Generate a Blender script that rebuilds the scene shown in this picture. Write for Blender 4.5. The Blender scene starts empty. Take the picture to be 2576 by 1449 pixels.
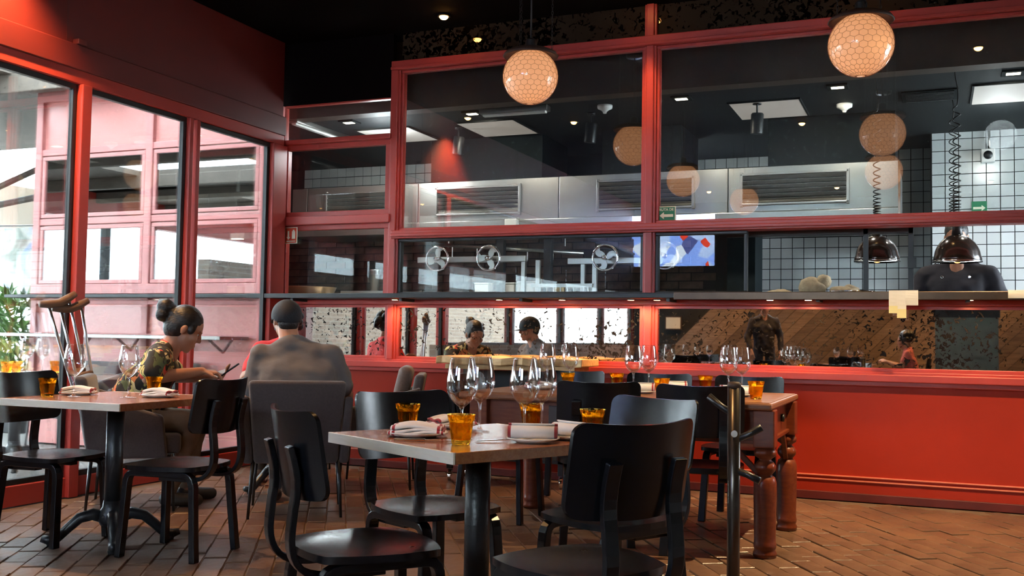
import bpy, bmesh, math, random
from mathutils import Vector, Matrix, noise
random.seed(11)
S = bpy.context.scene
COL = S.collection
PI = math.pi

# ------------------------------------------------------------------ camera
CAMR = Matrix(((0.924, 0.00377, 0.38233), (0.38192, -0.0507, -0.92280), (0.01591, 0.99871, -0.04828)))
cam = bpy.data.cameras.new('camera')
cam.sensor_width = 36.0
cam.lens = 36.0 * 2562.0 / 2576.0
cam.clip_start = 0.05
cam.clip_end = 400
camo = bpy.data.objects.new('camera', cam)
COL.objects.link(camo)
xa = Vector((CAMR[0][0], CAMR[1][0], CAMR[2][0])).normalized()
za = Vector((CAMR[0][2], CAMR[1][2], CAMR[2][2]))
za = (za - xa * za.dot(xa)).normalized()
ya = za.cross(xa)
camo.matrix_world = Matrix(((xa.x, ya.x, za.x, 0.0), (xa.y, ya.y, za.y, 0.0), (xa.z, ya.z, za.z, 1.05), (0, 0, 0, 1)))
S.camera = camo
def to_px(p):
    d = Vector(p) - Vector((0, 0, 1.05))
    w = -d.dot(za)
    if w < 0.05: return None
    return 1288 + 2562 * d.dot(xa) / w, 724.5 - 2562 * d.dot(ya) / w, w

# ------------------------------------------------------------------ world, view
W = bpy.data.worlds.new('sky'); S.world = W; W.use_nodes = True
bg = W.node_tree.nodes['Background']
bg.inputs[0].default_value = (0.80, 0.91, 1.0, 1)
bg.inputs[1].default_value = 18.0
S.view_settings.view_transform = 'Standard'
S.view_settings.look = 'None'
S.view_settings.gamma = 1.0
S.view_settings.use_curve_mapping = False
S.view_settings.exposure = 0.48
S.cycles.max_bounces = 6
S.cycles.diffuse_bounces = 2
S.cycles.glossy_bounces = 4
S.cycles.transmission_bounces = 7
S.cycles.transparent_max_bounces = 12
S.cycles.use_adaptive_sampling = True
S.cycles.adaptive_threshold = 0.25
S.cycles.light_sampling_threshold = 0.04
S.cycles.sample_clamp_indirect = 6.0
S.cycles.caustics_refractive = False

# daylight sun, softened by haze, coming in low over the terrace on the left
def light(kind, name, loc, energy, color, size=0.05, target=None, spot=None, blend=0.5):
    l = bpy.data.lights.new(name, kind); l.energy = energy; l.color = color
    if kind == 'SPOT':
        l.shadow_soft_size = size; l.spot_size = math.radians(spot or 70); l.spot_blend = blend
    elif kind == 'POINT': l.shadow_soft_size = size
    o = bpy.data.objects.new(name, l); COL.objects.link(o); o.location = loc
    if target is not None:
        o.rotation_euler = (Vector(target) - Vector(loc)).to_track_quat('-Z', 'Y').to_euler()
    return o

# ------------------------------------------------------------------ materials
def nodes(name):
    m = bpy.data.materials.new(name); m.use_nodes = True
    nt = m.node_tree; nt.nodes.clear()
    return m, nt
def nd(nt, t, **kw):
    n = nt.nodes.new(t)
    for k, v in kw.items():
        if k.startswith('i_'):
            n.inputs[k[2:].replace('_', ' ')].default_value = v
        else: setattr(n, k, v)
    return n
def c4(c): return (c[0], c[1], c[2], 1.0)
def mat(name, col, rough=0.5, metal=0.0, spec=0.5, var=0.0, vscale=6.0, bump=0.0, bscale=60.0, coat=0.0, rvar=0.0, objvar=0.0, col2=None, stretch=None, emis=None, estr=0.0, sheen=0.0):
    m, nt = nodes(name); L = nt.links.new
    out = nd(nt, 'ShaderNodeOutputMaterial'); p = nd(nt, 'ShaderNodeBsdfPrincipled')
    L(p.outputs[0], out.inputs[0])
    p.inputs['Roughness'].default_value = rough; p.inputs['Metallic'].default_value = metal
    p.inputs['Specular IOR Level'].default_value = spec; p.inputs['Coat Weight'].default_value = coat
    p.inputs['Coat Roughness'].default_value = 0.15
    p.inputs['Sheen Weight'].default_value = sheen
    p.inputs['Base Color'].default_value = c4(col)
    if emis: p.inputs['Emission Color'].default_value = c4(emis); p.inputs['Emission Strength'].default_value = estr
    tc = nd(nt, 'ShaderNodeTexCoord'); src = tc.outputs['Object']
    if stretch:
        mp = nd(nt, 'ShaderNodeMapping'); mp.inputs['Scale'].default_value = stretch
        L(src, mp.inputs[0]); src = mp.outputs[0]
    last = None
    if var or col2:
        n = nd(nt, 'ShaderNodeTexNoise', i_Scale=vscale, i_Detail=5.0, i_Roughness=0.6); L(src, n.inputs['Vector'])
        r = nd(nt, 'ShaderNodeValToRGB'); L(n.outputs[0], r.inputs[0])
        a = col2 if col2 else tuple(max(0, x * (1 - var)) for x in col)
        b = col if col2 else tuple(min(1, x * (1 + var)) for x in col)
        r.color_ramp.elements[0].position = 0.32; r.color_ramp.elements[1].position = 0.68
        r.color_ramp.elements[0].color = c4(a); r.color_ramp.elements[1].color = c4(b)
        last = r.outputs[0]
    if objvar:
        oi = nd(nt, 'ShaderNodeObjectInfo'); hs = nd(nt, 'ShaderNodeHueSaturation')
        mr = nd(nt, 'ShaderNodeMapRange'); L(oi.outputs['Random'], mr.inputs[0])
        mr.inputs[3].default_value = 1 - objvar; mr.inputs[4].default_value = 1 + objvar
        L(mr.outputs[0], hs.inputs['Value'])
        if last: L(last, hs.inputs['Color'])
        else: hs.inputs['Color'].default_value = c4(col)
        last = hs.outputs[0]
    if last: L(last, p.inputs['Base Color'])
    if rvar:
        n2 = nd(nt, 'ShaderNodeTexNoise', i_Scale=vscale * 1.7, i_Detail=4.0); L(src, n2.inputs['Vector'])
        mr = nd(nt, 'ShaderNodeMapRange'); L(n2.outputs[0], mr.inputs[0])
        mr.inputs[3].default_value = max(0.02, rough - rvar); mr.inputs[4].default_value = rough + rvar
        L(mr.outputs[0], p.inputs['Roughness'])
    if bump:
        n3 = nd(nt, 'ShaderNodeTexNoise', i_Scale=bscale, i_Detail=4.0); L(src, n3.inputs['Vector'])
        b = nd(nt, 'ShaderNodeBump', i_Strength=bump, i_Distance=0.01); L(n3.outputs[0], b.inputs['Height'])
        L(b.outputs[0], p.inputs['Normal'])
    return m
def wood(name, ca, cb, rough=0.4, scale=5.0, along=(1, 14, 14), coat=0.0, bump=0.12, spec=0.5, objvar=0.0):
    m, nt = nodes(name); L = nt.links.new
    out = nd(nt, 'ShaderNodeOutputMaterial'); p = nd(nt, 'ShaderNodeBsdfPrincipled'); L(p.outputs[0], out.inputs[0])
    tc = nd(nt, 'ShaderNodeTexCoord'); mp = nd(nt, 'ShaderNodeMapping'); mp.inputs['Scale'].default_value = along
    L(tc.outputs['Object'], mp.inputs[0])
    n = nd(nt, 'ShaderNodeTexNoise', i_Scale=scale, i_Detail=7.0, i_Roughness=0.65, i_Distortion=0.6); L(mp.outputs[0], n.inputs['Vector'])
    r = nd(nt, 'ShaderNodeValToRGB'); L(n.outputs[0], r.inputs[0])
    r.color_ramp.elements[0].position = 0.3; r.color_ramp.elements[1].position = 0.7
    r.color_ramp.elements[0].color = c4(ca); r.color_ramp.elements[1].color = c4(cb)
    last = r.outputs[0]
    if objvar:
        oi = nd(nt, 'ShaderNodeObjectInfo'); hs = nd(nt, 'ShaderNodeHueSaturation'); mr = nd(nt, 'ShaderNodeMapRange')
        L(oi.outputs['Random'], mr.inputs[0]); mr.inputs[3].default_value = 1 - objvar; mr.inputs[4].default_value = 1 + objvar
        L(mr.outputs[0], hs.inputs['Value']); L(last, hs.inputs['Color']); last = hs.outputs[0]
    L(last, p.inputs['Base Color'])
    p.inputs['Roughness'].default_value = rough; p.inputs['Coat Weight'].default_value = coat; p.inputs['Coat Roughness'].default_value = 0.12
    p.inputs['Specular IOR Level'].default_value = spec
    b = nd(nt, 'ShaderNodeBump', i_Strength=bump, i_Distance=0.004); L(n.outputs[0], b.inputs['Height']); L(b.outputs[0], p.inputs['Normal'])
    return m
def thin_glass(name, refl=0.1, edge=0.6, tint=(1, 1, 1), gloss=(1, 1, 1), rough=0.0, smudge=0.0):
    """single sheet of clear glass: see-through, mirror-like reflection rising with Fresnel angle"""
    m, nt = nodes(name); L = nt.links.new
    out = nd(nt, 'ShaderNodeOutputMaterial'); mx = nd(nt, 'ShaderNodeMixShader'); L(mx.outputs[0], out.inputs[0])
    t = nd(nt, 'ShaderNodeBsdfTransparent'); t.inputs[0].default_value = c4(tint)
    g = nd(nt, 'ShaderNodeBsdfGlossy'); g.inputs[0].default_value = c4(gloss); g.inputs['Roughness'].default_value = rough
    f = nd(nt, 'ShaderNodeFresnel', i_IOR=1.5)
    mr = nd(nt, 'ShaderNodeMapRange'); mr.inputs[1].default_value = 0.04; mr.inputs[2].default_value = 1.0
    mr.inputs[3].default_value = refl; mr.inputs[4].default_value = max(edge, refl)
    L(f.outputs[0], mr.inputs[0]); fac = mr.outputs[0]
    L(fac, mx.inputs[0]); L(t.outputs[0], mx.inputs[1]); L(g.outputs[0], mx.inputs[2])
    if smudge:
        d = nd(nt, 'ShaderNodeBsdfDiffuse'); d.inputs[0].default_value = (0.8, 0.82, 0.82, 1)
        tc = nd(nt, 'ShaderNodeTexCoord'); n = nd(nt, 'ShaderNodeTexNoise', i_Scale=1.3, i_Detail=6.0); L(tc.outputs['Object'], n.inputs['Vector'])
        r2 = nd(nt, 'ShaderNodeMapRange'); L(n.outputs[0], r2.inputs[0]); r2.inputs[1].default_value = 0.35; r2.inputs[2].default_value = 0.8
        r2.inputs[3].default_value = smudge * 0.2; r2.inputs[4].default_value = smudge
        m2 = nd(nt, 'ShaderNodeMixShader'); L(r2.outputs[0], m2.inputs[0]); L(mx.outputs[0], m2.inputs[1]); L(d.outputs[0], m2.inputs[2])
        L(m2.outputs[0], out.inputs[0])
    return m
def emit(name, col, strength):
    m, nt = nodes(name); out = nd(nt, 'ShaderNodeOutputMaterial'); e = nd(nt, 'ShaderNodeEmission')
    e.inputs[0].default_value = c4(col); e.inputs[1].default_value = strength
    nt.links.new(e.outputs[0], out.inputs[0]); return m
def antique_mirror(name, base, spots=0.5, scale=7.0, dark=(0.012, 0.011, 0.01)):
    m, nt = nodes(name); L = nt.links.new
    out = nd(nt, 'ShaderNodeOutputMaterial'); mx = nd(nt, 'ShaderNodeMixShader'); L(mx.outputs[0], out.inputs[0])
    g = nd(nt, 'ShaderNodeBsdfGlossy'); g.inputs[0].default_value = c4(base); g.inputs['Roughness'].default_value = 0.015
    d = nd(nt, 'ShaderNodeBsdfPrincipled'); d.inputs['Base Color'].default_value = c4(dark); d.inputs['Roughness'].default_value = 0.7; d.inputs['Specular IOR Level'].default_value = 0.1
    tc = nd(nt, 'ShaderNodeTexCoord')
    n = nd(nt, 'ShaderNodeTexNoise', i_Scale=scale * 5, i_Detail=3.0, i_Roughness=0.55, i_Distortion=0.8); L(tc.outputs['Object'], n.inputs['Vector'])
    n2 = nd(nt, 'ShaderNodeTexNoise', i_Scale=scale * 0.35, i_Detail=2.0); L(tc.outputs['Object'], n2.inputs['Vector'])
    ma = nd(nt, 'ShaderNodeMath', operation='MULTIPLY_ADD'); L(n2.outputs[0], ma.inputs[0]); ma.inputs[1].default_value = 0.35; L(n.outputs[0], ma.inputs[2])
    r = nd(nt, 'ShaderNodeMapRange'); L(ma.outputs[0], r.inputs[0]); r.inputs[1].default_value = spots; r.inputs[2].default_value = spots + 0.035
    L(r.outputs[0], mx.inputs[0]); L(g.outputs[0], mx.inputs[1]); L(d.outputs[0], mx.inputs[2])
    return m
def brick_mat(name, c1, c2, mortar, scale=1.0, bw=0.23, bh=0.075, rough=0.85):
    m, nt = nodes(name); L = nt.links.new
    out = nd(nt, 'ShaderNodeOutputMaterial'); p = nd(nt, 'ShaderNodeBsdfPrincipled'); L(p.outputs[0], out.inputs[0]); p.inputs['Roughness'].default_value = rough
    geo = nd(nt, 'ShaderNodeNewGeometry'); sx = nd(nt, 'ShaderNodeSeparateXYZ'); L(geo.outputs['Position'], sx.inputs[0])
    ad = nd(nt, 'ShaderNodeMath', operation='ADD'); L(sx.outputs[0], ad.inputs[0]); L(sx.outputs[1], ad.inputs[1])
    cb = nd(nt, 'ShaderNodeCombineXYZ'); L(ad.outputs[0], cb.inputs[0]); L(sx.outputs[2], cb.inputs[1])
    b = nd(nt, 'ShaderNodeTexBrick'); L(cb.outputs[0], b.inputs['Vector'])
    b.inputs['Color1'].default_value = c4(c1); b.inputs['Color2'].default_value = c4(c2); b.inputs['Mortar'].default_value = c4(mortar)
    b.inputs['Scale'].default_value = scale; b.inputs['Mortar Size'].default_value = 0.008; b.inputs['Brick Width'].default_value = bw; b.inputs['Row Height'].default_value = bh
    L(b.outputs[0], p.inputs['Base Color'])
    bp = nd(nt, 'ShaderNodeBump', i_Strength=0.5, i_Distance=0.01); bp.invert = True; L(b.outputs['Fac'], bp.inputs['Height']); L(bp.outputs[0], p.inputs['Normal'])
    return m

M = {}
M['red'] = mat('red painted metal', (0.40, 0.042, 0.030), 0.38, var=0.10, vscale=2.0, rvar=0.06, bump=0.02, bscale=40)
M['red_wall'] = mat('red painted panel', (0.36, 0.026, 0.010), 0.5, spec=0.2, var=0.07, vscale=1.5, rvar=0.08, bump=0.02, bscale=30)
M['red_dark'] = mat('dark red skirting', (0.10, 0.010, 0.007), 0.5, var=0.2)
M['pink'] = mat('hazed red terrace panel', (0.52, 0.19, 0.17), 0.3, var=0.08, vscale=1.2, coat=0.2)  # panel and frame reds paled to paint in the window glass haze
M['pink_frame'] = mat('hazed red terrace frame', (0.44, 0.16, 0.15), 0.4, var=0.1)
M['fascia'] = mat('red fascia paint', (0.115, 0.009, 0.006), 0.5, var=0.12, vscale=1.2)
M['black'] = mat('black satin paint', (0.005, 0.0055, 0.007), 0.24, spec=0.4, var=0.35, vscale=9, rvar=0.06, bump=0.025, bscale=35)
M['black_metal'] = mat('black powder coated steel', (0.007, 0.008, 0.009), 0.42, var=0.2)
M['iron'] = mat('black cast iron', (0.014, 0.015, 0.017), 0.36, var=0.3, bump=0.2, bscale=50)
M['ceil'] = mat('charcoal ceiling', (0.004, 0.0035, 0.0035), 0.9, spec=0.05, var=0.3, vscale=1.5)
M['kceil'] = mat('dark kitchen ceiling board', (0.008, 0.010, 0.011), 0.7, spec=0.2, var=0.1)
M['bulk'] = mat('dark brown bulkhead', (0.05, 0.026, 0.015), 0.6, var=0.2)
M['duct'] = mat('black duct sheet', (0.005, 0.008, 0.009), 0.8, spec=0.1, var=0.2, vscale=3)
M['steel'] = mat('brushed stainless steel', (0.46, 0.45, 0.43), 0.32, metal=0.92, var=0.04, vscale=3, rvar=0.04)
M['steel_dark'] = mat('worn steel', (0.33, 0.32, 0.30), 0.35, metal=1.0, var=0.1)
M['chrome'] = mat('polished chrome', (0.8, 0.8, 0.8), 0.12, metal=1.0)
M['alu'] = mat('satin aluminium tube', (0.74, 0.75, 0.77), 0.28, metal=1.0)
M['tile'] = mat('white glazed tile', (0.52, 0.55, 0.55), 0.18, objvar=0.06)
M['grout'] = mat('black grout', (0.015, 0.017, 0.018), 0.8)
M['fireback'] = brick_mat('sooty brick', (0.17, 0.11, 0.08), (0.09, 0.06, 0.046), (0.05, 0.04, 0.034))
M['brickwall'] = brick_mat('pale tan brick', (0.26, 0.20, 0.155), (0.20, 0.145, 0.115), (0.30, 0.27, 0.24))
M['floor_base'] = brick_mat('brick paving bed', (0.16, 0.075, 0.045), (0.12, 0.06, 0.035), (0.10, 0.065, 0.04))
M['mortar'] = mat('paving mortar', (0.12, 0.075, 0.05), 0.85, var=0.25, vscale=4)
M['paver'] = mat('worn clay paver', (0.155, 0.085, 0.052), 0.38, col2=(0.09, 0.052, 0.036), vscale=3.5, rvar=0.13, bump=0.25, bscale=28, objvar=0.16)
M['table_wood'] = wood('varnished light table wood', (0.27, 0.085, 0.028), (0.40, 0.155, 0.06), 0.25, scale=3.0, along=(2, 22, 22), coat=0.35, bump=0.10)
M['daylit_edge_wood'] = wood('daylit table edge', (0.74, 0.63, 0.50), (0.84, 0.75, 0.63), 0.34, scale=3.0, along=(2, 20, 20), coat=0.25, bump=0.08)  # daylight on the front edges painted in as a paler wood tone
M['red_wood'] = wood('reddish carved wood', (0.11, 0.020, 0.008), (0.19, 0.045, 0.016), 0.36, spec=0.3, scale=3.0, along=(2, 20, 20), coat=0.25)
M['top_wood'] = wood('worn red wood top', (0.13, 0.042, 0.015), (0.26, 0.10, 0.036), 0.5, scale=4.0, along=(2, 26, 26), coat=0.05, bump=0.3)
M['slab'] = wood('raw live edge timber', (0.45, 0.25, 0.09), (0.70, 0.46, 0.2), 0.55, scale=3.0, along=(1.5, 12, 12))
M['plank'] = wood('aged wall plank', (0.085, 0.056, 0.038), (0.25, 0.175, 0.12), 0.65, scale=2.5, along=(1.5, 18, 18), objvar=0.35)
M['taupe'] = mat('taupe upholstery', (0.060, 0.047, 0.046), 0.85, var=0.12, vscale=80, bump=0.2, bscale=260, sheen=0.25)
M['taupe_light'] = mat('light taupe cushion', (0.15, 0.115, 0.105), 0.85, var=0.1, vscale=80, bump=0.2, bscale=260, sheen=0.25)
M['win_glass'] = thin_glass('window glass', 0.055, 0.6, tint=(0.93, 0.97, 0.97))
M['kit_glass'] = thin_glass('kitchen window glass', 0.17, 0.7, tint=(0.92, 0.95, 0.94), smudge=0.01)
M['kit_glass_low'] = thin_glass('lower kitchen window glass', 0.022, 0.15, tint=(0.92, 0.95, 0.94), smudge=0.006)
M['terr_glass'] = thin_glass('terrace window glass', 0.45, 0.9, tint=(0.35, 0.42, 0.45))
M['mirror'] = antique_mirror('antiqued mirror', (0.72, 0.70, 0.66), spots=0.765, scale=6.5)
M['mirror_up'] = antique_mirror('dark antiqued mirror', (0.16, 0.13, 0.10), spots=0.60, scale=5.0, dark=(0.025, 0.015, 0.008))
M['wineglass'] = thin_glass('wine glass crystal', 0.075, 0.5, tint=(0.985, 0.99, 0.99))
M['white'] = mat('white plastic', (0.75, 0.75, 0.72), 0.4)
M['ceramic'] = mat('white ceramic', (0.72, 0.69, 0.64), 0.15, coat=0.4)
M['paper'] = mat('ticket paper', (0.78, 0.74, 0.62), 0.8)
M['paper_y'] = mat('yellow ticket paper', (0.80, 0.70, 0.32), 0.8)
M['copper'] = mat('black enamel with copper sheen', (0.03, 0.016, 0.010), 0.16, metal=0.0, coat=0.8)
M['sack'] = mat('flour-dusted linen', (0.45, 0.36, 0.22), 0.9, var=0.2, vscale=20, bump=0.4, bscale=90)
M['green_sign'] = mat('green sign board', (0.005, 0.18, 0.075), 0.5)
M['sign_white'] = mat('sign cream white', (0.80, 0.80, 0.62), 0.5)
M['sign_red'] = mat('sign orange red', (0.62, 0.07, 0.02), 0.5)
M['leather'] = mat('brown foam pad', (0.11, 0.055, 0.03), 0.6, var=0.1, bump=0.1)
# ------------------------------------------------------------------ geometry helpers
class G:
    def __init__(s): s.v = []; s.f = []
    def add(s, vs, fs, T=None):
        o = len(s.v)
        for p in vs:
            p = Vector(p)
            s.v.append(tuple(T @ p if T else p))
        for f in fs: s.f.append(tuple(i + o for i in f))
        return s
    def box(s, x0, x1, y0, y1, z0, z1, T=None):
        vs = [(x0, y0, z0), (x1, y0, z0), (x1, y1, z0), (x0, y1, z0), (x0, y0, z1), (x1, y0, z1), (x1, y1, z1), (x0, y1, z1)]
        return s.add(vs, [(0, 3, 2, 1), (4, 5, 6, 7), (0, 1, 5, 4), (1, 2, 6, 5), (2, 3, 7, 6), (3, 0, 4, 7)], T)
    def tube(s, pts, r, seg=8, T=None, closed=False):
        pts = [Vector(p) for p in pts]; n = len(pts)
        rs = r if isinstance(r, (list, tuple)) else [r] * n
        vs = []; fs = []; up = None
        for i, p in enumerate(pts):
            if closed: t = (pts[(i + 1) % n] - pts[i - 1])
            else: t = (pts[min(i + 1, n - 1)] - pts[max(i - 1, 0)])
            t.normalize()
            if up is None:
                up = Vector((0, 0, 1)) if abs(t.z) < 0.9 else Vector((1, 0, 0))
            a = (up - t * up.dot(t))
            if a.length < 1e-5: a = t.orthogonal()
            a.normalize(); b = t.cross(a); up = a
            for k in range(seg):
                w = 2 * PI * k / seg
                vs.append(p + (a * math.cos(w) + b * math.sin(w)) * rs[i])
        m = n if closed else n - 1
        for i in range(m):
            for k in range(seg):
                j = (i + 1) % n; l = (k + 1) % seg
                fs.append((i * seg + k, i * seg + l, j * seg + l, j * seg + k))
        if not closed:
            fs.append(tuple(range(seg))[::-1]); fs.append(tuple((n - 1) * seg + k for k in range(seg)))
        return s.add(vs, fs, T)
    def strip(s, pts, w, t, side=(1, 0, 0), T=None):
        """bent flat bar: rectangular section w (along side) by t (in the bend plane)"""
        pts = [Vector(p) for p in pts]; n = len(pts); side = Vector(side).normalized(); vs = []; fs = []
        for i, p in enumerate(pts):
            d = (pts[min(i + 1, n - 1)] - pts[max(i - 1, 0)]).normalized()
            q = side.cross(d).normalized()
            for a, b in ((-1, -1), (1, -1), (1, 1), (-1, 1)):
                vs.append(p + side * (a * w / 2) + q * (b * t / 2))
        for i in range(n - 1):
            for k in range(4):
                l = (k + 1) % 4
                fs.append((i * 4 + k, i * 4 + l, (i + 1) * 4 + l, (i + 1) * 4 + k))
        fs.append((3, 2, 1, 0)); e = (n - 1) * 4; fs.append((e, e + 1, e + 2, e + 3))
        return s.add(vs, fs, T)
    def lathe(s, prof, seg=24, T=None, phase=0.0, facet=None):
        vs = []; fs = []; n = len(prof)
        for r, z in prof:
            for k in range(seg):
                w = 2 * PI * k / seg + phase
                rr = r * (facet(k, z) if facet else 1.0)
                vs.append((rr * math.cos(w), rr * math.sin(w), z))
        for i in range(n - 1):
            for k in range(seg):
                l = (k + 1) % seg
                fs.append((i * seg + k, i * seg + l, (i + 1) * seg + l, (i + 1) * seg + k))
        if prof[0][0] > 1e-6: fs.append(tuple(range(seg))[::-1])
        if prof[-1][0] > 1e-6: fs.append(tuple((n - 1) * seg + k for k in range(seg)))
        return s.add(vs, fs, T)
    def ell(s, c, r, T=None, seg=16, rings=10):
        vs = []; fs = []
        for i in range(rings + 1):
            th = PI * i / rings
            for k in range(seg):
                w = 2 * PI * k / seg
                vs.append((c[0] + r[0] * math.sin(th) * math.cos(w), c[1] + r[1] * math.sin(th) * math.sin(w), c[2] + r[2] * math.cos(th)))
        for i in range(rings):
            for k in range(seg):
                l = (k + 1) % seg
                fs.append((i * seg + k, (i + 1) * seg + k, (i + 1) * seg + l, i * seg + l))
        return s.add(vs, fs, T)
    def loft(s, secs, seg=24, T=None):
        """closed body through horizontal oval sections (centre, rx, ry)"""
        vs = []; fs = []; n = len(secs)
        for c, rx, ry in secs:
            for k in range(seg):
                w = 2 * PI * k / seg; cs, sn = math.cos(w), math.sin(w)
                vs.append((c[0] + rx * math.copysign(abs(cs) ** .8, cs), c[1] + ry * math.copysign(abs(sn) ** .85, sn), c[2]))
        for i in range(n - 1):
            for k in range(seg):
                l = (k + 1) % seg; fs.append((i * seg + k, i * seg + l, (i + 1) * seg + l, (i + 1) * seg + k))
        fs.append(tuple(range(seg))[::-1]); fs.append(tuple((n - 1) * seg + k for k in range(seg)))
        return s.add(vs, fs, T)
    def cap(s, p0, p1, r0, r1, seg=12, T=None):
        """tapered capsule"""
        p0 = Vector(p0); p1 = Vector(p1); d = p1 - p0; l = d.length or 1e-4; d = d / l
        pts = []; rs = []
        for a in (-90, -60, -30): pts.append(p0 + d * (r0 * math.sin(math.radians(a)) * 0.98)); rs.append(max(1e-3, r0 * math.cos(math.radians(a))))
        for q in (0, .33, .66, 1): pts.append(p0 + d * l * q); rs.append(r0 + (r1 - r0) * q)
        for a in (30, 60, 90): pts.append(p1 + d * (r1 * math.sin(math.radians(a)) * 0.98)); rs.append(max(1e-3, r1 * math.cos(math.radians(a))))
        return s.tube(pts, rs, seg, T)
    def mesh(s, name='m', smooth=False):
        me = bpy.data.meshes.new(name); me.from_pydata(s.v, [], s.f)
        bm = bmesh.new(); bm.from_mesh(me)
        bmesh.ops.remove_doubles(bm, verts=bm.verts, dist=1e-6)
        bmesh.ops.recalc_face_normals(bm, faces=bm.faces)
        bm.to_mesh(me); bm.free()
        if smooth:
            me.polygons.foreach_set('use_smooth', [True] * len(me.polygons))
        return me
    def build(s, name, m, parent=None, smooth=False, bevel=0.0, auto=None, **tags):
        return ob(name, s.mesh(name, smooth), m, parent, bevel=bevel, auto=auto, **tags)
def tagit(o, label=None, cat=None, group=None, kind=None):
    if label: o['label'] = label
    if cat: o['category'] = cat
    if group: o['group'] = group
    if kind: o['kind'] = kind
    return o
def ob(name, me, m=None, parent=None, bevel=0.0, auto=None, loc=None, rz=None, label=None, cat=None, group=None, kind=None):
    o = bpy.data.objects.new(name, me); COL.objects.link(o)
    if m is not None:
        me.materials.clear(); me.materials.append(M[m] if isinstance(m, str) else m)
    if parent is not None: o.parent = parent
    if loc is not None: o.location = loc
    if rz is not None: o.rotation_euler = (0, 0, rz)
    if bevel:
        b = o.modifiers.new('bevel', 'BEVEL'); b.width = bevel; b.segments = 2; b.limit_method = 'ANGLE'; b.angle_limit = math.radians(40)
    if auto:
        me.polygons.foreach_set('use_smooth', [True] * len(me.polygons))
        me.set_sharp_from_angle(angle=math.radians(auto))
    return tagit(o, label, cat, group, kind)
def E(name, loc=(0, 0, 0), rz=0.0, label=None, cat=None, group=None, kind=None):
    o = bpy.data.objects.new(name, None); COL.objects.link(o); o.location = loc; o.rotation_euler = (0, 0, rz)
    o.empty_display_size = 0.1
    return tagit(o, label, cat, group, kind)
KIDS = {}
def copy_tree(src, loc=None, rz=None, label=None, group=None, parent=None):
    c = src.copy(); COL.objects.link(c); c.parent = parent
    if loc is not None: c.location = loc
    if rz is not None: c.rotation_euler = (0, 0, rz)
    if label: c['label'] = label
    if group: c['group'] = group
    for ch in src.children: copy_tree(ch, parent=c)
    return c
def TR(loc=(0, 0, 0), rot=(0, 0, 0), sc=(1, 1, 1)):
    from mathutils import Euler
    return Matrix.Translation(loc) @ Euler(rot).to_matrix().to_4x4() @ Matrix.Diagonal((sc[0], sc[1], sc[2], 1))
def boxo(name, m, x0, x1, y0, y1, z0, z1, parent=None, bevel=0.0, **t):
    return G().box(x0, x1, y0, y1, z0, z1).build(name, m, parent, bevel=bevel, **t)
def struct(name, m, x0, x1, y0, y1, z0, z1, bevel=0.0):
    return boxo(name, m, x0, x1, y0, y1, z0, z1, bevel=bevel, kind='structure')
def bez(p0, p1, p2, p3, n=8):
    out = []
    for i in range(n + 1):
        t = i / n; a = (1 - t) ** 3; b = 3 * (1 - t) ** 2 * t; c = 3 * (1 - t) * t * t; d = t ** 3
        out.append(tuple(a * p0[k] + b * p1[k] + c * p2[k] + d * p3[k] for k in range(3)))
    return out
def text_mesh(body, size, name='lettering'):
    cu = bpy.data.curves.new(name, 'FONT'); cu.body = body; cu.size = size; cu.align_x = 'CENTER'; cu.align_y = 'CENTER'; cu.extrude = 0.0006
    cu.offset = size * 0.02
    o = bpy.data.objects.new(name, cu); COL.objects.link(o)
    me = bpy.data.meshes.new_from_object(o.evaluated_get(bpy.context.evaluated_depsgraph_get()))
    bpy.data.objects.remove(o); bpy.data.curves.remove(cu)
    return me
# ------------------------------------------------------------------ room shell
D = 7.17          # front face of the kitchen partition
XL = -5.05        # glazed wall towards the terrace
CEIL = 3.5
# floor: mortar bed + clay pavers laid in running bond, slightly askew
bed = struct('floor', 'mortar', -5.15, 4.2, -3.6, 7.3, -0.12, -0.006)
pv = G().box(-0.110, 0.110, -0.0515, 0.0515, -0.03, 0.0).mesh('paver')
bmv = bmesh.new(); bmv.from_mesh(pv)
bmesh.ops.bevel(bmv, geom=[e for e in bmv.edges if all(v.co.z > -0.001 for v in e.verts)], offset=0.003, segments=1, affect='EDGES')
bmv.to_mesh(pv); bmv.free()
pv.materials.append(M['paver'])
ua = Vector((-0.53, 0.848, 0)).normalized(); ub = Vector((ua.y, -ua.x, 0))
ang = math.atan2(ua.y, ua.x)
cands = []; rest = []
rp = random.Random(5)
for j in range(-130, 130):
    for i in range(-60, 60):
        c = ua * ((i + (0.5 if j % 2 else 0.0)) * 0.226) + ub * (j * 0.110)
        if c.x < -4.9 or c.x > 3.9 or c.y > 7.05 or c.y < -3.3: continue
        px = to_px((c.x, c.y, 0))
        if px and -80 < px[0] < 2660 and px[1] < 1530: cands.append((px[2], c))
        else: rest.append(c)
cands.sort(key=lambda t: t[0])
def pav_T(c):
    return Matrix.Translation((c.x, c.y, rp.uniform(-0.004, 0.003))) @ Matrix.Rotation(ang + rp.uniform(-.015, .015), 4, 'Z') @ Matrix.Rotation(rp.uniform(-.012, .012), 4, 'X')
for d, c in cands[:300]:
    b = bpy.data.objects.new('paver', pv); COL.objects.link(b); b.parent = bed; b.matrix_local = pav_T(c)
g = G(); vs = [v.co.copy() for v in pv.vertices]; fs = [tuple(p.vertices) for p in pv.polygons]
for d, c in cands[300:]: g.add(vs, fs, pav_T(c))
for c in rest: g.add(vs[:], fs, pav_T(c))
me = bpy.data.meshes.new('pavers'); me.from_pydata(g.v, [], g.f)
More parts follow.
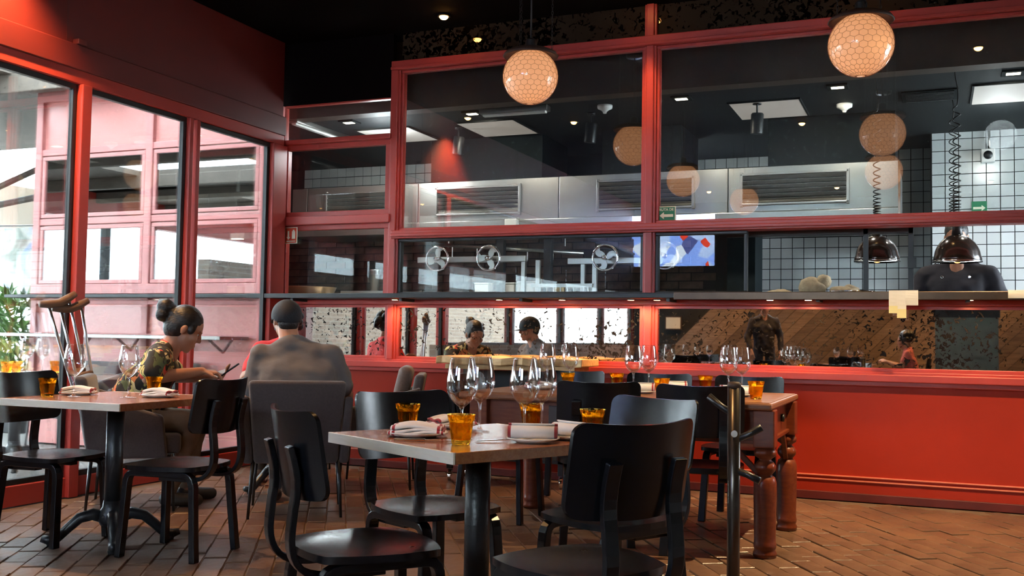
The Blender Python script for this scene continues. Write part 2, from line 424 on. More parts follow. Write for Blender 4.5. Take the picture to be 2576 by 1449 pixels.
ob('pavers', me, mat('worn clay pavers', (0.155, 0.085, 0.052), 0.38, col2=(0.088, 0.05, 0.036), vscale=2.6, rvar=0.13, bump=0.25, bscale=28), bed, kind='stuff')

struct('ceiling', 'ceil', -5.3, 4.3, -3.7, 7.4, CEIL, CEIL + 0.15)
# ---------------- kitchen partition
wb = struct('wall_back', 'red_wall', -5.20, 4.2, D, D + 0.09, 0.0, 0.80)
M['mould'] = mat('highlit red moulding', (.62, .17, .11), .35)  # lighter red paints in the light the mouldings catch
for z in (0.133, 0.160): boxo('moulding', M['mould'], -5.1, 4.2, D - 0.012, D + .01, z - 0.005, z + 0.005, wb, bevel=0.003)
struct('baseboard_back', 'red_dark', -5.1, 4.2, D - 0.018, D + 0.02, 0.0, 0.055, 0.004)
def trim(n, x0, x1, y0, y1, z0, z1, m='red', bevel=0.006): return struct('trim_%d' % n, m, x0, x1, y0, y1, z0, z1, bevel)
r1 = trim(1, -5.10, 4.2, D - 0.055, D + 0.09, 0.795, 0.845)
boxo('rail_nosing', 'red', -5.10, 4.2, D - 0.035, D + .01, 0.765, 0.800, r1, bevel=0.005)
boxo('rail_bead', 'red', -5.10, 4.2, D - 0.025, D + .02, 0.840, 0.862, r1, bevel=0.005)
MULL = (-4.01, -1.90)
for k, x in enumerate(MULL):
    tm = trim(2 + k, x - 0.028, x + 0.028, D - 0.03, D + 0.09, 0.86, CEIL if k else 3.26)
    for s_ in (-1, 1): boxo('mullion_bead', 'red', x + s_ * .033 - .012, x + s_ * .033 + .012, D - 0.012, D + .07, 0.86, CEIL if k else 3.2, tm, bevel=0.004)
trim(4, -5.2, 4.2, D - 0.035, D + 0.09, 1.295, 1.335)              # over the mirrors
tb = trim(5, -4.01, 4.2, D - 0.045, D + 0.09, 1.822, 1.888)         # beam above the pass
boxo('beam_bead', 'red', -4.01, 4.2, D - 0.06, D, 1.835, 1.862, tb, bevel=0.006)
th = trim(6, -4.04, 4.2, D - 0.04, D + 0.09, 3.20, 3.262)            # header
boxo('header_bead', 'red', -4.04, 4.2, D - 0.052, D, 3.188, 3.212, th, bevel=0.005)
trim(7, -5.20, -5.10, D - 0.07, D + 0.09, 0.0, 2.7)                # corner post
# antiqued mirrors, low
spans = ((-5.10, -4.05, 'narrow speckled antique mirror beside the corner post, behind the man in the cap'),
         (-3.965, -1.945, 'long speckled antique mirror between the two red mullions, under the black ledge'),
         (-1.855, 4.2, 'longest speckled antique mirror, right of the red mullion above the carved table'))
for x0, x1, lb in spans:
    t = E('antique_mirror', ((x0 + x1) / 2, D + 0.03, 0.86), label=lb, cat='mirror', group='speckled mirrors below the ledge')
    h = (x1 - x0) / 2
    boxo('mirror_glass', 'mirror', -h, h, -0.004, 0.004, 0.0, 0.435, t)
    g = G()
    for a, b, c, d in ((-h, h, 0, .022), (-h, h, .413, .435), (-h, -h + .022, .022, .413), (h - .022, h, .022, .413)): g.box(a, b, -0.03, -0.004, c, d)
    g.build('mirror_frame', 'red', t, bevel=0.004)
for x0, x1, lb in ((-3.97, -1.94, 'dark clouded mirror panel under the ceiling between the two mullions'), (-1.86, 4.2, 'dark clouded mirror panel under the ceiling, right of the mullion')):
    boxo('ceiling_mirror', 'mirror_up', x0, x1, D + 0.02, D + 0.03, 3.262, CEIL, label=lb, cat='mirror', group='dark mirrors above the header')
# ledge shelf
t = E('ledge_shelf', (-0.5, D - 0.1, 1.337), label='long black ledge shelf running along the red kitchen partition', cat='shelf')
boxo('board', 'black_metal', -4.72, 4.7, -0.17, 0.09, 0.0, 0.038, t, bevel=0.004)
boxo('front_lip', mat('bronze ledge edge', (0.06, 0.035, 0.02), 0.3, metal=0.6, var=.2), -1.15, 4.7, -0.185, -0.170, -0.012, 0.042, t, bevel=0.004)
for x in (-4.3, -3.3, -2.3, -1.2, -.2, .7, 1.8, 2.8): G().box(x - .012, x + .012, -0.14, 0.08, -0.022, 0.0).build('bracket', 'black_metal', t)
# kitchen windows
def window(n, x0, x1, z0, z1, fr=0.03, m='red', gl='kit_glass', y=D + 0.03, parts=True):
    w = E('window_%d' % n, ((x0 + x1) / 2, y, z0), kind='structure'); h = (x1 - x0) / 2; H = z1 - z0
    for a, b, c, d in ((-h, h, 0, fr), (-h, h, H - fr, H), (-h, -h + fr, fr, H - fr), (h - fr, h, fr, H - fr)):
        G().box(a, b, -0.025, 0.03, c, d).build('frame_bar', m, w, bevel=0.004)
    boxo('pane', gl, -h + fr, h - fr, -0.003, 0.003, fr, H - fr, w)
    return w
window(1, -3.965, -1.945, 1.375, 1.822, 0.022, 'black_metal', 'kit_glass_low')
window(2, -3.965, -1.945, 1.888, 3.19, 0.022)
window(3, -1.855, 4.2, 1.888, 3.19, 0.022)
window(4, -5.09, -4.05, 2.665, 2.98, 0.012)
struct('wall_upper_panel', mat('near black maroon panel', (.003, .0015, .0015), .8, spec=.04), -5.10, -4.04, D - .005, D + .05, 2.98, CEIL)
window(5, -5.09, -4.05, 2.02, 2.645, 0.05, 'red', 'kit_glass_low')
window(6, -5.09, -4.05, 1.335, 1.965, 0.05, 'red', 'kit_glass_low')
window(7, -1.855, -1.20, 1.375, 1.822, 0.022, 'black_metal', 'kit_glass_low')
trim(8, -5.12, -4.03, D - 0.05, D + 0.08, 1.955, 2.025)
trim(9, -5.12, -4.03, D - 0.05, D + 0.08, 2.635, 2.675)
# ---------------- terrace wall (glazed), X = XL
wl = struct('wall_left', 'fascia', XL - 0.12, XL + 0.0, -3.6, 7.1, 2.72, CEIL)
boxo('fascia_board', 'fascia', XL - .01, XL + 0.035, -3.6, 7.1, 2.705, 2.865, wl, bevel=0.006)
boxo('panel_seam', 'red_dark', XL - .01, XL + 0.003, 4.775, 4.79, 2.865, CEIL, wl)
boxo('panel_seam', 'red_dark', XL - .01, XL + 0.003, 2.1, 2.115, 2.865, CEIL, wl)
boxo('wall_bracket', 'red_dark', XL, XL + 0.05, 4.83, 4.90, 2.865, 2.90, wl, bevel=0.004)
trim(10, XL - 0.10, XL + 0.02, -3.6, 7.1, 2.62, 2.71, 'red')
trim(11, XL - 0.08, XL + 0.015, 4.2, 7.1, 0.0, 0.125, 'red')
trim(12, XL - 0.05, XL + 0.045, 4.885, 4.965, 0.0, 2.62, 'red')
trim(13, XL - 0.05, XL + 0.035, 5.915, 5.955, 0.0, 2.62, 'red')
trim(14, XL - 0.05, XL + 0.035, 5.99, 6.03, 0.0, 2.62, 'red')
trim(15, XL - 0.07, XL + 0.04, 6.93, 7.12, 0.0, 2.62, 'red')
def side_window(n, y0, y1, z0, z1, fr=0.035, m='black_metal', gl='win_glass'):
    w = E('window_%d' % n, (XL - 0.02, (y0 + y1) / 2, z0), kind='structure'); h = (y1 - y0) / 2; H = z1 - z0
    for a, b, c, d in ((-h, h, 0, fr), (-h, h, H - fr, H), (-h, -h + fr, fr, H - fr), (h - fr, h, fr, H - fr)):
        G().box(-0.015, 0.02, a, b, c, d).build('frame_bar', m, w, bevel=0.003)
    boxo('pane', gl, -0.003, 0.003, -h + fr, h - fr, fr, H - fr, w)
side_window(8, 4.2, 4.885, 0.125, 2.62)
side_window(9, 4.965, 5.915, 0.125, 2.62)
side_window(10, 6.03, 6.93, 0.125, 2.62)
# towards the camera the terrace wall has a brick parapet with windows over it
struct('wall_left_parapet', 'brickwall', XL - 0.16, XL + 0.02, -3.6, 4.2, 0.0, 0.95)
for k, y in enumerate((4.16, 2.2, 0.25, -1.7, -3.5)):
    trim(16 + k, XL - 0.08, XL + 0.03, y - 0.05, y + 0.05, 0.95, 2.62, 'red_dark' if k else 'red')
for k, (a, b) in enumerate(((2.25, 4.11), (0.3, 2.15), (-1.65, 0.2), (-3.45, -1.75))):
    side_window(11 + k, a, b, 0.95, 2.62, 0.03)
for k, (a, b) in enumerate(((2.25, 4.11), (0.3, 2.15), (-1.65, 0.2), (-3.45, -1.75))):  # unseen blinds added to keep bright sky out of the glass reflections
    t = E('added_blind', (XL + .035, (a + b) / 2, 2.62), label='added dark blind cutting glare from a parapet window, ' + ('nearest the glazed wall', 'second from the glazed wall', 'third from the glazed wall', 'farthest from the glazed wall')[k], cat='blind', group='blinds added over the parapet windows')
    G().tube([(0, -(b - a) / 2, -.03), (0, (b - a) / 2, -.03)], .025, 10).build('roller', 'black_metal', t, smooth=True)
    boxo('blind_cloth', 'bulk', -.002, .002, -(b - a) / 2, (b - a) / 2, -.74, -.04, t); boxo('hem_bar', 'black_metal', -.006, .006, -(b - a) / 2, (b - a) / 2, -.76, -.74, t)
# rest of the room behind the camera (seen in the mirrors)
struct('wall_right', 'plank', 4.2, 4.3, -3.6, 7.3, 0, CEIL)
wr = struct('wall_rear', 'grout', -5.15, 4.3, -3.72, -3.6, 0, 1.85)
boxo('wall_panel', 'grout', -5.15, -2.9, -3.72, -3.6, 1.85, CEIL, wr); boxo('wall_panel', 'grout', -2.9, 4.3, -3.72, -3.6, 3.2, CEIL, wr); boxo('wall_panel', 'grout', -.70, 4.3, -3.72, -3.6, 1.85, 3.2, wr)
w = E('window_30', (-1.8, -3.66, 1.85), kind='structure')          # unseen strip window added behind the camera to let in daylight
for a in (-1.07, 0.0, 1.07): G().box(a - .03, a + .03, -.05, .05, 0, 1.35).build('frame_bar', 'black_metal', w)
for a in (-1.07, 0): boxo('pane', 'win_glass', a + .03, a + 1.04, -.003, .003, 0.0, 1.35, w)
k = 0
for i in range(-16, 44):
    off = i * 0.21
    # planks rise at 45 degrees, clipped to the band of wall that the mirrors can show
    z0, z1 = 0.35, 1.83; x0 = -5.1 + off; w = 0.2
    xa_, xb_ = x0, x0 + (z1 - z0)
    if xa_ + w < -5.05 + 0 or xa_ > 3.9 or xa_ < -5.05: continue
    tone = rp.random()
    g = G(); vs = [(xa_, -3.6, z0), (xa_ + w, -3.6, z0), (xb_ + w, -3.6, z1), (xb_, -3.6, z1)]
    vs += [(x, y + 0.018 + 0.006 * tone, z) for x, y, z in vs]
    g.add(vs, [(0, 1, 2, 3), (4, 7, 6, 5), (0, 4, 5, 1), (1, 5, 6, 2), (2, 6, 7, 3), (3, 7, 4, 0)])
    g.build('plank', 'plank', wr)
# ---------------- spot lamps recessed in the ceiling
M['lamp_glow'] = emit('warm lamp face', (1.0, 0.42, 0.10), 30.0)
def downlight(x, y, energy, label, spot=75, target=None, col=(1.0, 0.55, 0.22)):
    t = E('ceiling_spotlight', (x, y, CEIL), label=label, cat='spotlight', group='recessed ceiling spotlights')
    G().lathe([(0.045, -0.012), (0.05, -0.012), (0.05, 0.0), (0.036, 0.0)], 20).build('trim_ring', 'black_metal', t, smooth=True)
    G().ell((0, 0, -.004), (.036, .036, .032)).build('lamp_face', 'lamp_glow', t, smooth=True)
    light('SPOT', 'spot', (x, y, CEIL - 0.045), energy, col, 0.03, target or (x, y, 0), spot, 0.8)
downlight(-3.45, 6.88, 55, 'glowing amber ceiling spotlight above the mirror, left of the first hanging globe')
downlight(-1.93, 6.88, 55, 'glowing amber ceiling spotlight at the top edge, above the red mullion')
downlight(-0.42, 6.88, 55, 'amber ceiling spotlight close to the partition, right of the second globe')
downlight(-4.80, 4.18, 300, 'ceiling spotlight washing the red fascia over the glazed wall', spot=112, target=(-4.92, 4.1, 0))
downlight(0.35, 5.3, 680, 'ceiling spotlight over the bare brick floor by the red partition', spot=95, col=(1.0, 0.70, 0.36))
downlight(-2.6, 4.3, 30, 'ceiling spotlight over the aisle between the tables', spot=90)
downlight(-3.4, -2.2, 260, 'ceiling spotlight at the back of the room, before the plank wall, left one', spot=110)
downlight(-1.4, -2.3, 260, 'ceiling spotlight at the back of the room, before the plank wall, middle one', spot=110)
downlight(0.8, -2.3, 260, 'ceiling spotlight at the back of the room, before the plank wall, right one', spot=110)
downlight(-1.35, 2.75, 120, 'ceiling spotlight straight above the middle table', spot=70)
downlight(-3.75, 3.6, 22, 'ceiling spotlight straight above the left table', spot=70)
# ------------------------------------------------------------------ kitchen behind the glass
KC = 2.95
struct('kitchen_ceiling', 'kceil', -7.85, 4.2, 7.55, 11.0, KC, KC + 0.1)
kb = struct('kitchen_bulkhead', 'bulk', -7.85, 4.2, 7.40, 7.55, KC - 0.03, CEIL)
struct('kitchen_floor', 'grout', -7.85, 4.2, 7.27, 11.0, -0.1, -0.01)
struct('wall_kitchen_end', 'kceil', -7.95, -7.87, 7.27, 11.0, 0, KC)
boxo('ceiling_seam', 'duct', -7.85, 4.2, 7.55, 7.6, KC - 0.008, KC, kb)
tp, tv = 0.112, 0.106
tile_me = G().box(-0.0525, 0.0525, -0.006, 0.006, -0.0495, 0.0495).mesh('tile')
tile_me.materials.append(M['tile'])
def tiles(parent, x0, x1, z0, z1, y, skip=None):
    n = 0; zz = z0
    while zz < z1 - 0.02:
        xx = x0
        while xx < x1 - 0.02:
            if not (skip and skip(xx, zz)):
                b = bpy.data.objects.new('tile', tile_me); COL.objects.link(b); b.parent = parent
                b.location = (xx + tp / 2, y - 0.006, zz + tv / 2); n += 1
            xx += tp
        zz += tv
    return n
kl = struct('wall_kitchen_back', 'grout', -2.9, -0.02, 10.6, 10.75, 0.0, 3.1)
tiles(kl, -2.55, -0.06, 1.36, 3.06, 10.6, lambda x, z: 2.1 < z < 2.55 and x < -0.5)
kf = struct('wall_kitchen_far', 'grout', -7.85, -2.9, 9.95, 10.1, 0.0, 3.1)
tiles(kf, -6.75, -4.7, 2.42, 2.93, 9.95)
kr = struct('wall_kitchen_side', 'grout', -0.02, 4.2, 9.9, 10.75, 0.0, 3.0)
tiles(kr, -0.01, 1.22, 1.30, 2.93, 9.9)
M['soot_brick'] = mat('sooty clay brick', (0.15, 0.095, 0.07), .85, col2=(0.06, 0.042, 0.034), vscale=9, bump=.3, bscale=40, objvar=.35)
fbk = struct('wall_fireback', mat('sooty mortar', (.035, .03, .027), .9), -6.9, -1.66, 9.2, 9.3, 0.0, 2.06)
bk = G().box(-.109, .109, -.012, .006, -.033, .033).mesh('brick'); bk.materials.append(M['soot_brick'])
for j in range(9):
    for i in range(21):
        b = bpy.data.objects.new('brick', bk); COL.objects.link(b); b.parent = fbk
        b.location = (-6.62 + i * .229 + (.114 if j % 2 else 0), 9.2 + rp.uniform(-.004, .004), 1.40 + j * .0755)
boxo('fireback_pier', 'duct', -1.66, -1.42, 8.9, 9.3, 0.0, 2.1, kind='structure')
# white panels in the kitchen ceiling
M['panel'] = mat('white ceiling light panel', (0.55, 0.5, 0.46), 0.6, emis=(1.0, 0.84, 0.72), estr=0.16)
for x0, lb in ((-4.95, 'white square ceiling panel above the left end of the extractor hood'), (-3.92, 'white square ceiling panel behind the first hanging globe'),
               (-1.51, 'white square ceiling panel behind the black track spotlight, right of the mullion'), (0.28, 'white square ceiling panel at the right edge over the tiled wall')):
    t = E('ceiling_panel', (x0 + .275, 8.41, KC), label=lb, cat='light panel', group='white kitchen ceiling panels')
    boxo('diffuser', 'panel', -0.27, 0.27, -0.31, 0.31, -0.012, -0.002, t)
    g = G()
    for a in ((-.285, .285, -.325, -.31), (-.285, .285, .31, .325), (-.285, -.27, -.31, .31), (.27, .285, -.31, .31)): g.box(a[0], a[1], a[2], a[3], -.014, 0)
    g.build('panel_frame', 'kceil', t)
M['kglow'] = emit('kitchen lamp face', (1.0, 0.86, 0.62), 12.0)
for x, y, lb in ((-4.81, 7.76, 'small square recessed lamp, leftmost in the kitchen ceiling'), (-3.61, 7.78, 'small square recessed lamp left of the first globe, in the kitchen ceiling'),
                 (-1.82, 7.81, 'small square recessed lamp just right of the mullion, in the kitchen ceiling'), (-0.65, 7.82, 'small square recessed lamp right under the second globe'), (0.52, 7.8, 'small square recessed lamp at the right edge of the kitchen ceiling')):
    t = E('square_downlight', (x, y, KC), label=lb, cat='ceiling lamp', group='square recessed kitchen lamps')
    boxo('bezel', 'duct', -.075, .075, -.075, .075, -0.014, 0, t, bevel=.003)
    boxo('lamp_face', 'kglow', -.045, .045, -.035, .02, -0.017, -0.012, t)
    light('SPOT', 'kitchen_spot', (x, y + .1, KC - .03), 34 if x < .3 else 16, (1.0, 0.9, 0.75), 0.05, (x, y + .75, 1.9), 140, 0.5)
for x, lb in ((-.9, 0), (.5, 0), (-4.6, 0)):  # bare point lights without fixtures, added to brighten the tiled kitchen
    light('POINT', 'kitchen_fill_light', (x, 8.9 if x > -2 else 8.0, 2.72), (34 if x < 0 else 8) if x > -2 else 24, (0.88, 0.95, 1.0), 0.12)
for x, y, z, lb in ((-2.47, 7.88, KC, 'white smoke detector under the kitchen ceiling, left of the mullion'), (-0.65, 8.44, KC, 'white smoke detector below the second hanging globe')):
    t = E('smoke_detector', (x, y, z), label=lb, cat='smoke detector', group='smoke detectors')
    G().lathe([(0, -.055), (.016, -.055), (.03, -.04), (.06, -.025), (.062, 0), (0, 0)], 20).build('detector_body', 'white', t, smooth=True)
    G().lathe([(0, -.068), (.014, -.066), (.018, -.05), (0, -.05)], 14).build('sensor_tip', 'ceramic', t, smooth=True)
for x, y, lb, rz in ((-3.98, 8.28, 'black cylinder spotlight hanging left of the first globe, over the hood', 0.5), (-2.66, 8.1, 'black cylinder spotlight hanging beside the smoke detector, left of the mullion', 0.2), (-1.29, 8.15, 'black cylinder spotlight hanging in front of a white panel, right of the mullion', -0.3)):
    t = E('track_spotlight', (x, y, KC), rz, label=lb, cat='spotlight', group='black cylinder spotlights in the kitchen')
    G().lathe([(.0, -.02), (.035, -.02), (.035, 0), (0, 0)], 14).build('ceiling_mount', 'black_metal', t, smooth=True)
    G().tube([(0, 0, -.015), (0, 0, -.09)], .008).build('stem', 'black_metal', t)
    T = TR((0, 0, -.17), (0.12, 0.1, 0))
    G().lathe([(0, -.085), (.044, -.085), (.05, -.08), (.05, .07), (.04, .082), (0, .085)], 18, T).build('lamp_can', 'black_metal', t, auto=40)
t = E('ceiling_air_vent', (-0.02, 8.32, KC), label='dark slotted air vent in the kitchen ceiling right of the second globe', cat='vent')
boxo('vent_frame', 'duct', -.2, .2, -.17, .17, -.012, 0, t, bevel=.003)
for k in range(7): boxo('vent_slat', 'black_metal', -.17, .17, -.14 + k * .043, -.12 + k * .043, -.02, -.008, t)
for (x, y, rz, lb) in ((-3.20, 7.72, 0.02, 'slim grey batten light fixture near the glass, left of the first globe'), (-5.2, 7.95, 1.57, 'slim grey batten light fixture above the left windows')):
    t = E('batten_light', (x, y, KC), rz, label=lb, cat='light fixture', group='slim batten lights')
    boxo('housing', 'steel_dark', -.3 if rz < 1 else -.5, .3 if rz < 1 else .5, -.05, .05, -.045, 0, t, bevel=.006)
    boxo('tube_cover', 'white', -.28 if rz < 1 else -.48, .28 if rz < 1 else .48, -.025, .025, -.062, -.043, t, bevel=.008)
# ---------------- extractor hood
HY = 8.6
t = E('extractor_hood', (-3.1, HY, 2.02), label='long stainless steel extractor hood with louvred grilles behind the glass', cat='hood')
for k, (a, b) in enumerate(((-5.98, -5.80), (-5.80, -4.55), (-4.55, -3.12), (-3.12, -1.60), (-1.60, -0.25))):
    boxo('hood_panel', 'steel', a + 3.1 + .003, b + 3.1 - .003, 0, 1.1, 0.11, 0.485, t, bevel=.004)
boxo('hood_lip', 'steel', -2.88, 2.85, -0.012, 1.1, 0.0, 0.107, t, bevel=.004)
boxo('hood_edge', 'chrome', 2.845, 2.862, -0.015, 0.05, 0.0, 0.487, t)
for a, b in ((-5.56, -4.80), (-4.34, -3.50), (-2.74, -1.90), (-1.48, -0.64)):
    a += 3.1; b += 3.1
    lv = E('louvre_grille'); lv.parent = t; lv.location = (0, 0, 0)
    boxo('grille_back', 'duct', a, b, -0.006, 0.0, 0.175, 0.415, lv)
    for s0, s1, z0, z1 in ((a - .015, b + .015, .41, .43), (a - .015, b + .015, .16, .18), (a - .018, a + .006, .15, .44), (b - .006, b + .018, .15, .44)):
        boxo('grille_bar', 'steel', s0, s1, -0.03, 0.0, z0, z1, lv, bevel=.004)
    for i in range(6):
        z = 0.19 + i * 0.038
        G().box(a, b, -0.002, 0.002, -.017, .017, TR((0, -0.016, z + .012), (math.radians(38), 0, 0))).build('louvre_slat', 'steel', lv)
for x0, x1, lb in ((-4.52, -3.36, 'black sheet duct rising from the hood behind the first globe'), (-2.78, -2.05, 'black sheet duct rising from the hood left of the mullion'), (-1.30, -0.28, 'black sheet duct rising from the right end of the hood')):
    tt = E('hood_duct', ((x0 + x1) / 2, 8.8, 2.508), label=lb, cat='duct', group='black ducts above the hood')
    h = (x1 - x0) / 2
    boxo('duct_body', 'duct', -h, h, 0, .7, 0, KC - 2.508, tt, bevel=.004)
    boxo('duct_collar', 'duct', -h - .02, h + .02, -.02, .72, 0.0, .03, tt)
t = E('hood_lamp', (-3.55, 8.5, 2.055), label='small white lamp box on the lower edge of the hood', cat='lamp')
boxo('lamp_box', 'white', -.06, .06, 0, .08, -.04, .07, t, bevel=.01); boxo('lamp_lens', 'kglow', -.05, .05, .01, .07, -.047, -.039, t)
# ---------------- grill line
def wheel(x, z, rot, lb):
    t = E('grill_crank', (x, 7.8, z), label=lb, cat='crank', group='polished grill hand wheels')
    ring = [(0.103 * math.cos(2 * PI * k / 32), 0, 0.103 * math.sin(2 * PI * k / 32)) for k in range(32)]
    G().tube(ring, .009, 8, closed=True).build('rim', 'chrome', t, smooth=True)
    G().tube([(0, -.03, 0), (0, .05, 0)], .02, 12).build('hub', 'chrome', t, smooth=True)
    for k in range(3):
        a = rot + k * 2 * PI / 3
        pts = []
        for q in range(7):
            r = .012 + q * .0147; w = a + 0.55 * math.sin(q / 6 * PI * 0.9)
            pts.append((r * math.cos(w), 0, r * math.sin(w)))
        g = G(); n = len(pts); vs = []; fs = []
        for i, p in enumerate(pts):
            wd = .012 + .014 * math.sin(i / 6 * PI)
            d = Vector(pts[min(i + 1, n - 1)]) - Vector(pts[max(i - 1, 0)]); nn = Vector((-d.z, 0, d.x)).normalized() * wd
            for y in (-.004, .004): vs += [(p[0] + nn.x, y, p[2] + nn.z), (p[0] - nn.x, y, p[2] - nn.z)]
        for i in range(n - 1):
            a0 = i * 4; b0 = a0 + 4
            fs += [(a0, a0 + 1, b0 + 1, b0), (a0 + 2, b0 + 2, b0 + 3, a0 + 3), (a0, b0, b0 + 2, a0 + 2), (a0 + 1, a0 + 3, b0 + 3, b0 + 1)]
        g.add(vs, fs); g.build('spoke', 'steel', t, bevel=.001)
    G().tube([(0.07, -.0, -.09), (0.07, -.035, -.09)], .007, 8).build('crank_knob', 'chrome', t, smooth=True)
    G().tube([(0, .05, 0), (0, .16, 0)], .012, 8).build('axle', 'steel_dark', t)
wheel(-3.93, 1.71, 0.9, 'three-spoke chrome hand wheel, leftmost of the four in the kitchen')
wheel(-3.45, 1.71, 2.6, 'three-spoke chrome hand wheel, second from the left in the kitchen')
wheel(-2.43, 1.70, 2.0, 'three-spoke chrome hand wheel, nearest left of the red mullion')
wheel(-1.94, 1.705, 1.3, 'three-spoke chrome hand wheel half hidden by the red mullion')
t = E('wood_grill', (-3.0, 7.98, 0.0), label='stainless lifting frame of the grill behind the hand wheels', cat='grill')
boxo('cross_bar', 'steel', -1.2, -.18, -.03, .03, 1.69, 1.74, t, bevel=.004)
boxo('cross_bar', 'steel', 0.2, 1.15, -.03, .03, 1.66, 1.71, t, bevel=.004)
for x in (-.20, -.07, .33, .43): boxo('post', 'steel', x - .018, x + .018, -.02, .02, 0.9, 1.70, t, bevel=.003)
boxo('grate_bar', 'steel', -.12, .42, -.04, -.02, 1.47, 1.50, t)
for k in range(9): boxo('grate_tine', 'steel', -.1 + k * .06, -.092 + k * .06, -.04, -.03, 1.36, 1.47, t)
boxo('hot_box', 'black_metal', -1.3, 1.3, .05, .6, 0.0, 1.30, t)
t = E('prep_counter', (-3.5, 7.75, 0), label='stainless kitchen counter behind the ledge', cat='counter')
boxo('counter_top', 'steel', -2.0, 7.4, -.36, -.02, 1.325, 1.36, t, bevel=.004); boxo('counter_front', 'steel_dark', -2.0, 7.4, -.3, -.26, 0, 1.325, t); boxo('counter_return', 'steel', -2.0, -.78, -.018, .36, 1.325, 1.36, t, bevel=.004)
t = E('hanging_rail', (-3.75, 8.72, 1.90), label='pale steel rail with hooks under the hood, behind the left hand wheels', cat='rail')
G().tube([(-.7, 0, .03), (.75, .25, -.06)], .018, 8).build('rail_bar', 'steel', t, smooth=True)
for q in (-.55, .6): G().tube([(q, .05 + .1 * (q > 0), .0), (q, .05 + .1 * (q > 0), .118)], .006, 6).build('rail_hanger', 'steel', t)
for k in range(5): G().tube([(-.5 + k * .24, .03 + .045 * k, .02 - .014 * k), (-.5 + k * .24, .03 + .045 * k, -.12)], .006, 6).build('hook', 'steel', t)
for k, (x, w, hh, lb) in enumerate(((-3.98, .14, .12, 'white food box, left of the dark post on the back shelf'), (-3.70, .12, .12, 'white food box in the middle of the back shelf'), (-3.52, .18, .13, 'wide white food box on the back shelf, beside the second wheel'), (-3.25, .14, .10, 'tan carton at the right end of the back shelf'))):
    t = E('food_box', (x, 8.9, 1.40), label=lb, cat='box', group='boxes on the kitchen back shelf')
    boxo('box_body', 'white' if k < 3 else 'sack', -w / 2, w / 2, -.06, .06, 0, hh + .03, t, bevel=.006); boxo('box_lid', 'white' if k < 3 else 'sack', -w / 2 - .005, w / 2 + .005, -.065, .065, hh + .03, hh + .045, t, bevel=.004)
boxo('back_shelf', 'steel_dark', -4.6, -3.0, 8.76, 9.195, 1.37, 1.40, label='dark steel back shelf against the sooty brick', cat='shelf', bevel=.004)
for x in (-3.72, -3.25): boxo('kitchen_post', 'black_metal', x - .035, x + .035, 8.67, 8.74, 0, 2.015, label='black square post against the sooty brick, ' + ('left' if x < -3.5 else 'right') + ' of the two', cat='post', group='black kitchen posts', bevel=.003)
# left window still life
t = E('copper_pan', (-5.13, 7.66, 1.36), label='wide tan copper pan on the counter in the left window', cat='pan')
G().lathe([(0, 0), (.20, 0), (.245, .10), (.25, .105), (.24, .105), (.195, .01), (0, .012)], 32).build('pan_body', mat('tan copper', (0.55, 0.36, 0.2), 0.32, metal=0.8, var=.1), t, smooth=True)
g = G(); g.tube([(-.24, 0, .08), (-.29, .02, .14), (-.29, -.02, .14), (-.245, -.03, .08)], .008, 8); g.build('handle', 'iron', t, smooth=True)
t = E('steel_tray', (-4.62, 7.72, 1.36), label='white-handled steel tray beside the copper pan', cat='tray')
g = G(); g.box(-.26, .22, -.1, .1, 0.0, .02); g.box(-.28, .24, -.12, -.1, 0, .05); g.box(-.28, .24, .1, .12, 0, .08); g.build('tray_body', 'steel', t, bevel=.004)
G().box(-.24, .05, -.09, -.03, .02, .04).build('folded_towel', 'white', t, bevel=.01)
t = E('steel_cup', (-4.62, 7.94, 1.44), label='tall steel mixing cup standing behind the tray', cat='cup')
G().lathe([(0, 0), (.035, 0), (.045, .19), (.047, .19), (.045, .18), (.033, .005), (0, .005)], 20).build('cup_body', 'steel', t, smooth=True)
G().lathe([(.046, .185), (.05, .188), (.05, .194), (.046, .196)], 20).build('cup_rim', 'chrome', t, smooth=True)
boxo('cup_stand', 'steel_dark', -4.7, -4.54, 7.86, 8.02, 1.36, 1.44, label='low steel stand under the mixing cup', cat='stand', bevel=.004)
# ---------------- pass on the right: heat lamps, sacks, chef
def heat_lamp(x, y, zc, label, r=.148):
    t = E('heat_lamp', (x, y, zc), label=label, cat='heat lamp', group='dome heat lamps over the pass')
    prof = [(r * math.cos(a), r * math.sin(a) * 1.12) for a in [math.radians(q) for q in range(0, 86, 8)]]
    outer = [(r + .006, -.016), (r + .006, 0)] + prof[1:] + [(.035, r * 1.12 + .004)]
    inner = [(.03, r * 1.1), ] + [(p[0] - .006, p[1] - .004) for p in prof[::-1] if p[0] > .04] + [(r - .002, -.016)]
    G().lathe(outer + inner + [outer[0]], 32).build('dome_shade', 'copper', t, smooth=True)
    G().lathe([(r + .002, -.022), (r + .009, -.022), (r + .009, -.012), (r + .002, -.012), (r + .002, -.022)], 32).build('rim_band', 'chrome', t, smooth=True)
    G().lathe([(0, r * 1.1), (.036, r * 1.1), (.03, .21), (.022, .235), (0, .24)], 18).build('neck', 'black_metal', t, smooth=True)
    G().ell((0, 0, .03), (.045, .045, .06)).build('bulb', mat('lamp bulb', (.6, .4, .3), .2, emis=(1, .45, .15), estr=1.2), t, smooth=True)
    pts = []; rr = []
    top = 3.4 - zc; z = .235; a = 0.0; n = 0
    while z < 1.05 and n < 700:
        dens = .0012 + .0062 * min(1, max(0, (z - .30) / .45)); pts.append((.024 * math.cos(a), .024 * math.sin(a), z)); a += PI / 5; z += dens; n += 1
    while z < top: pts.append((.010 * math.cos(a), .010 * math.sin(a), z)); a += .5; z += .03
    G().tube(pts, .0045, 5).build('coiled_cord', 'black_metal', t, smooth=True)
    return t
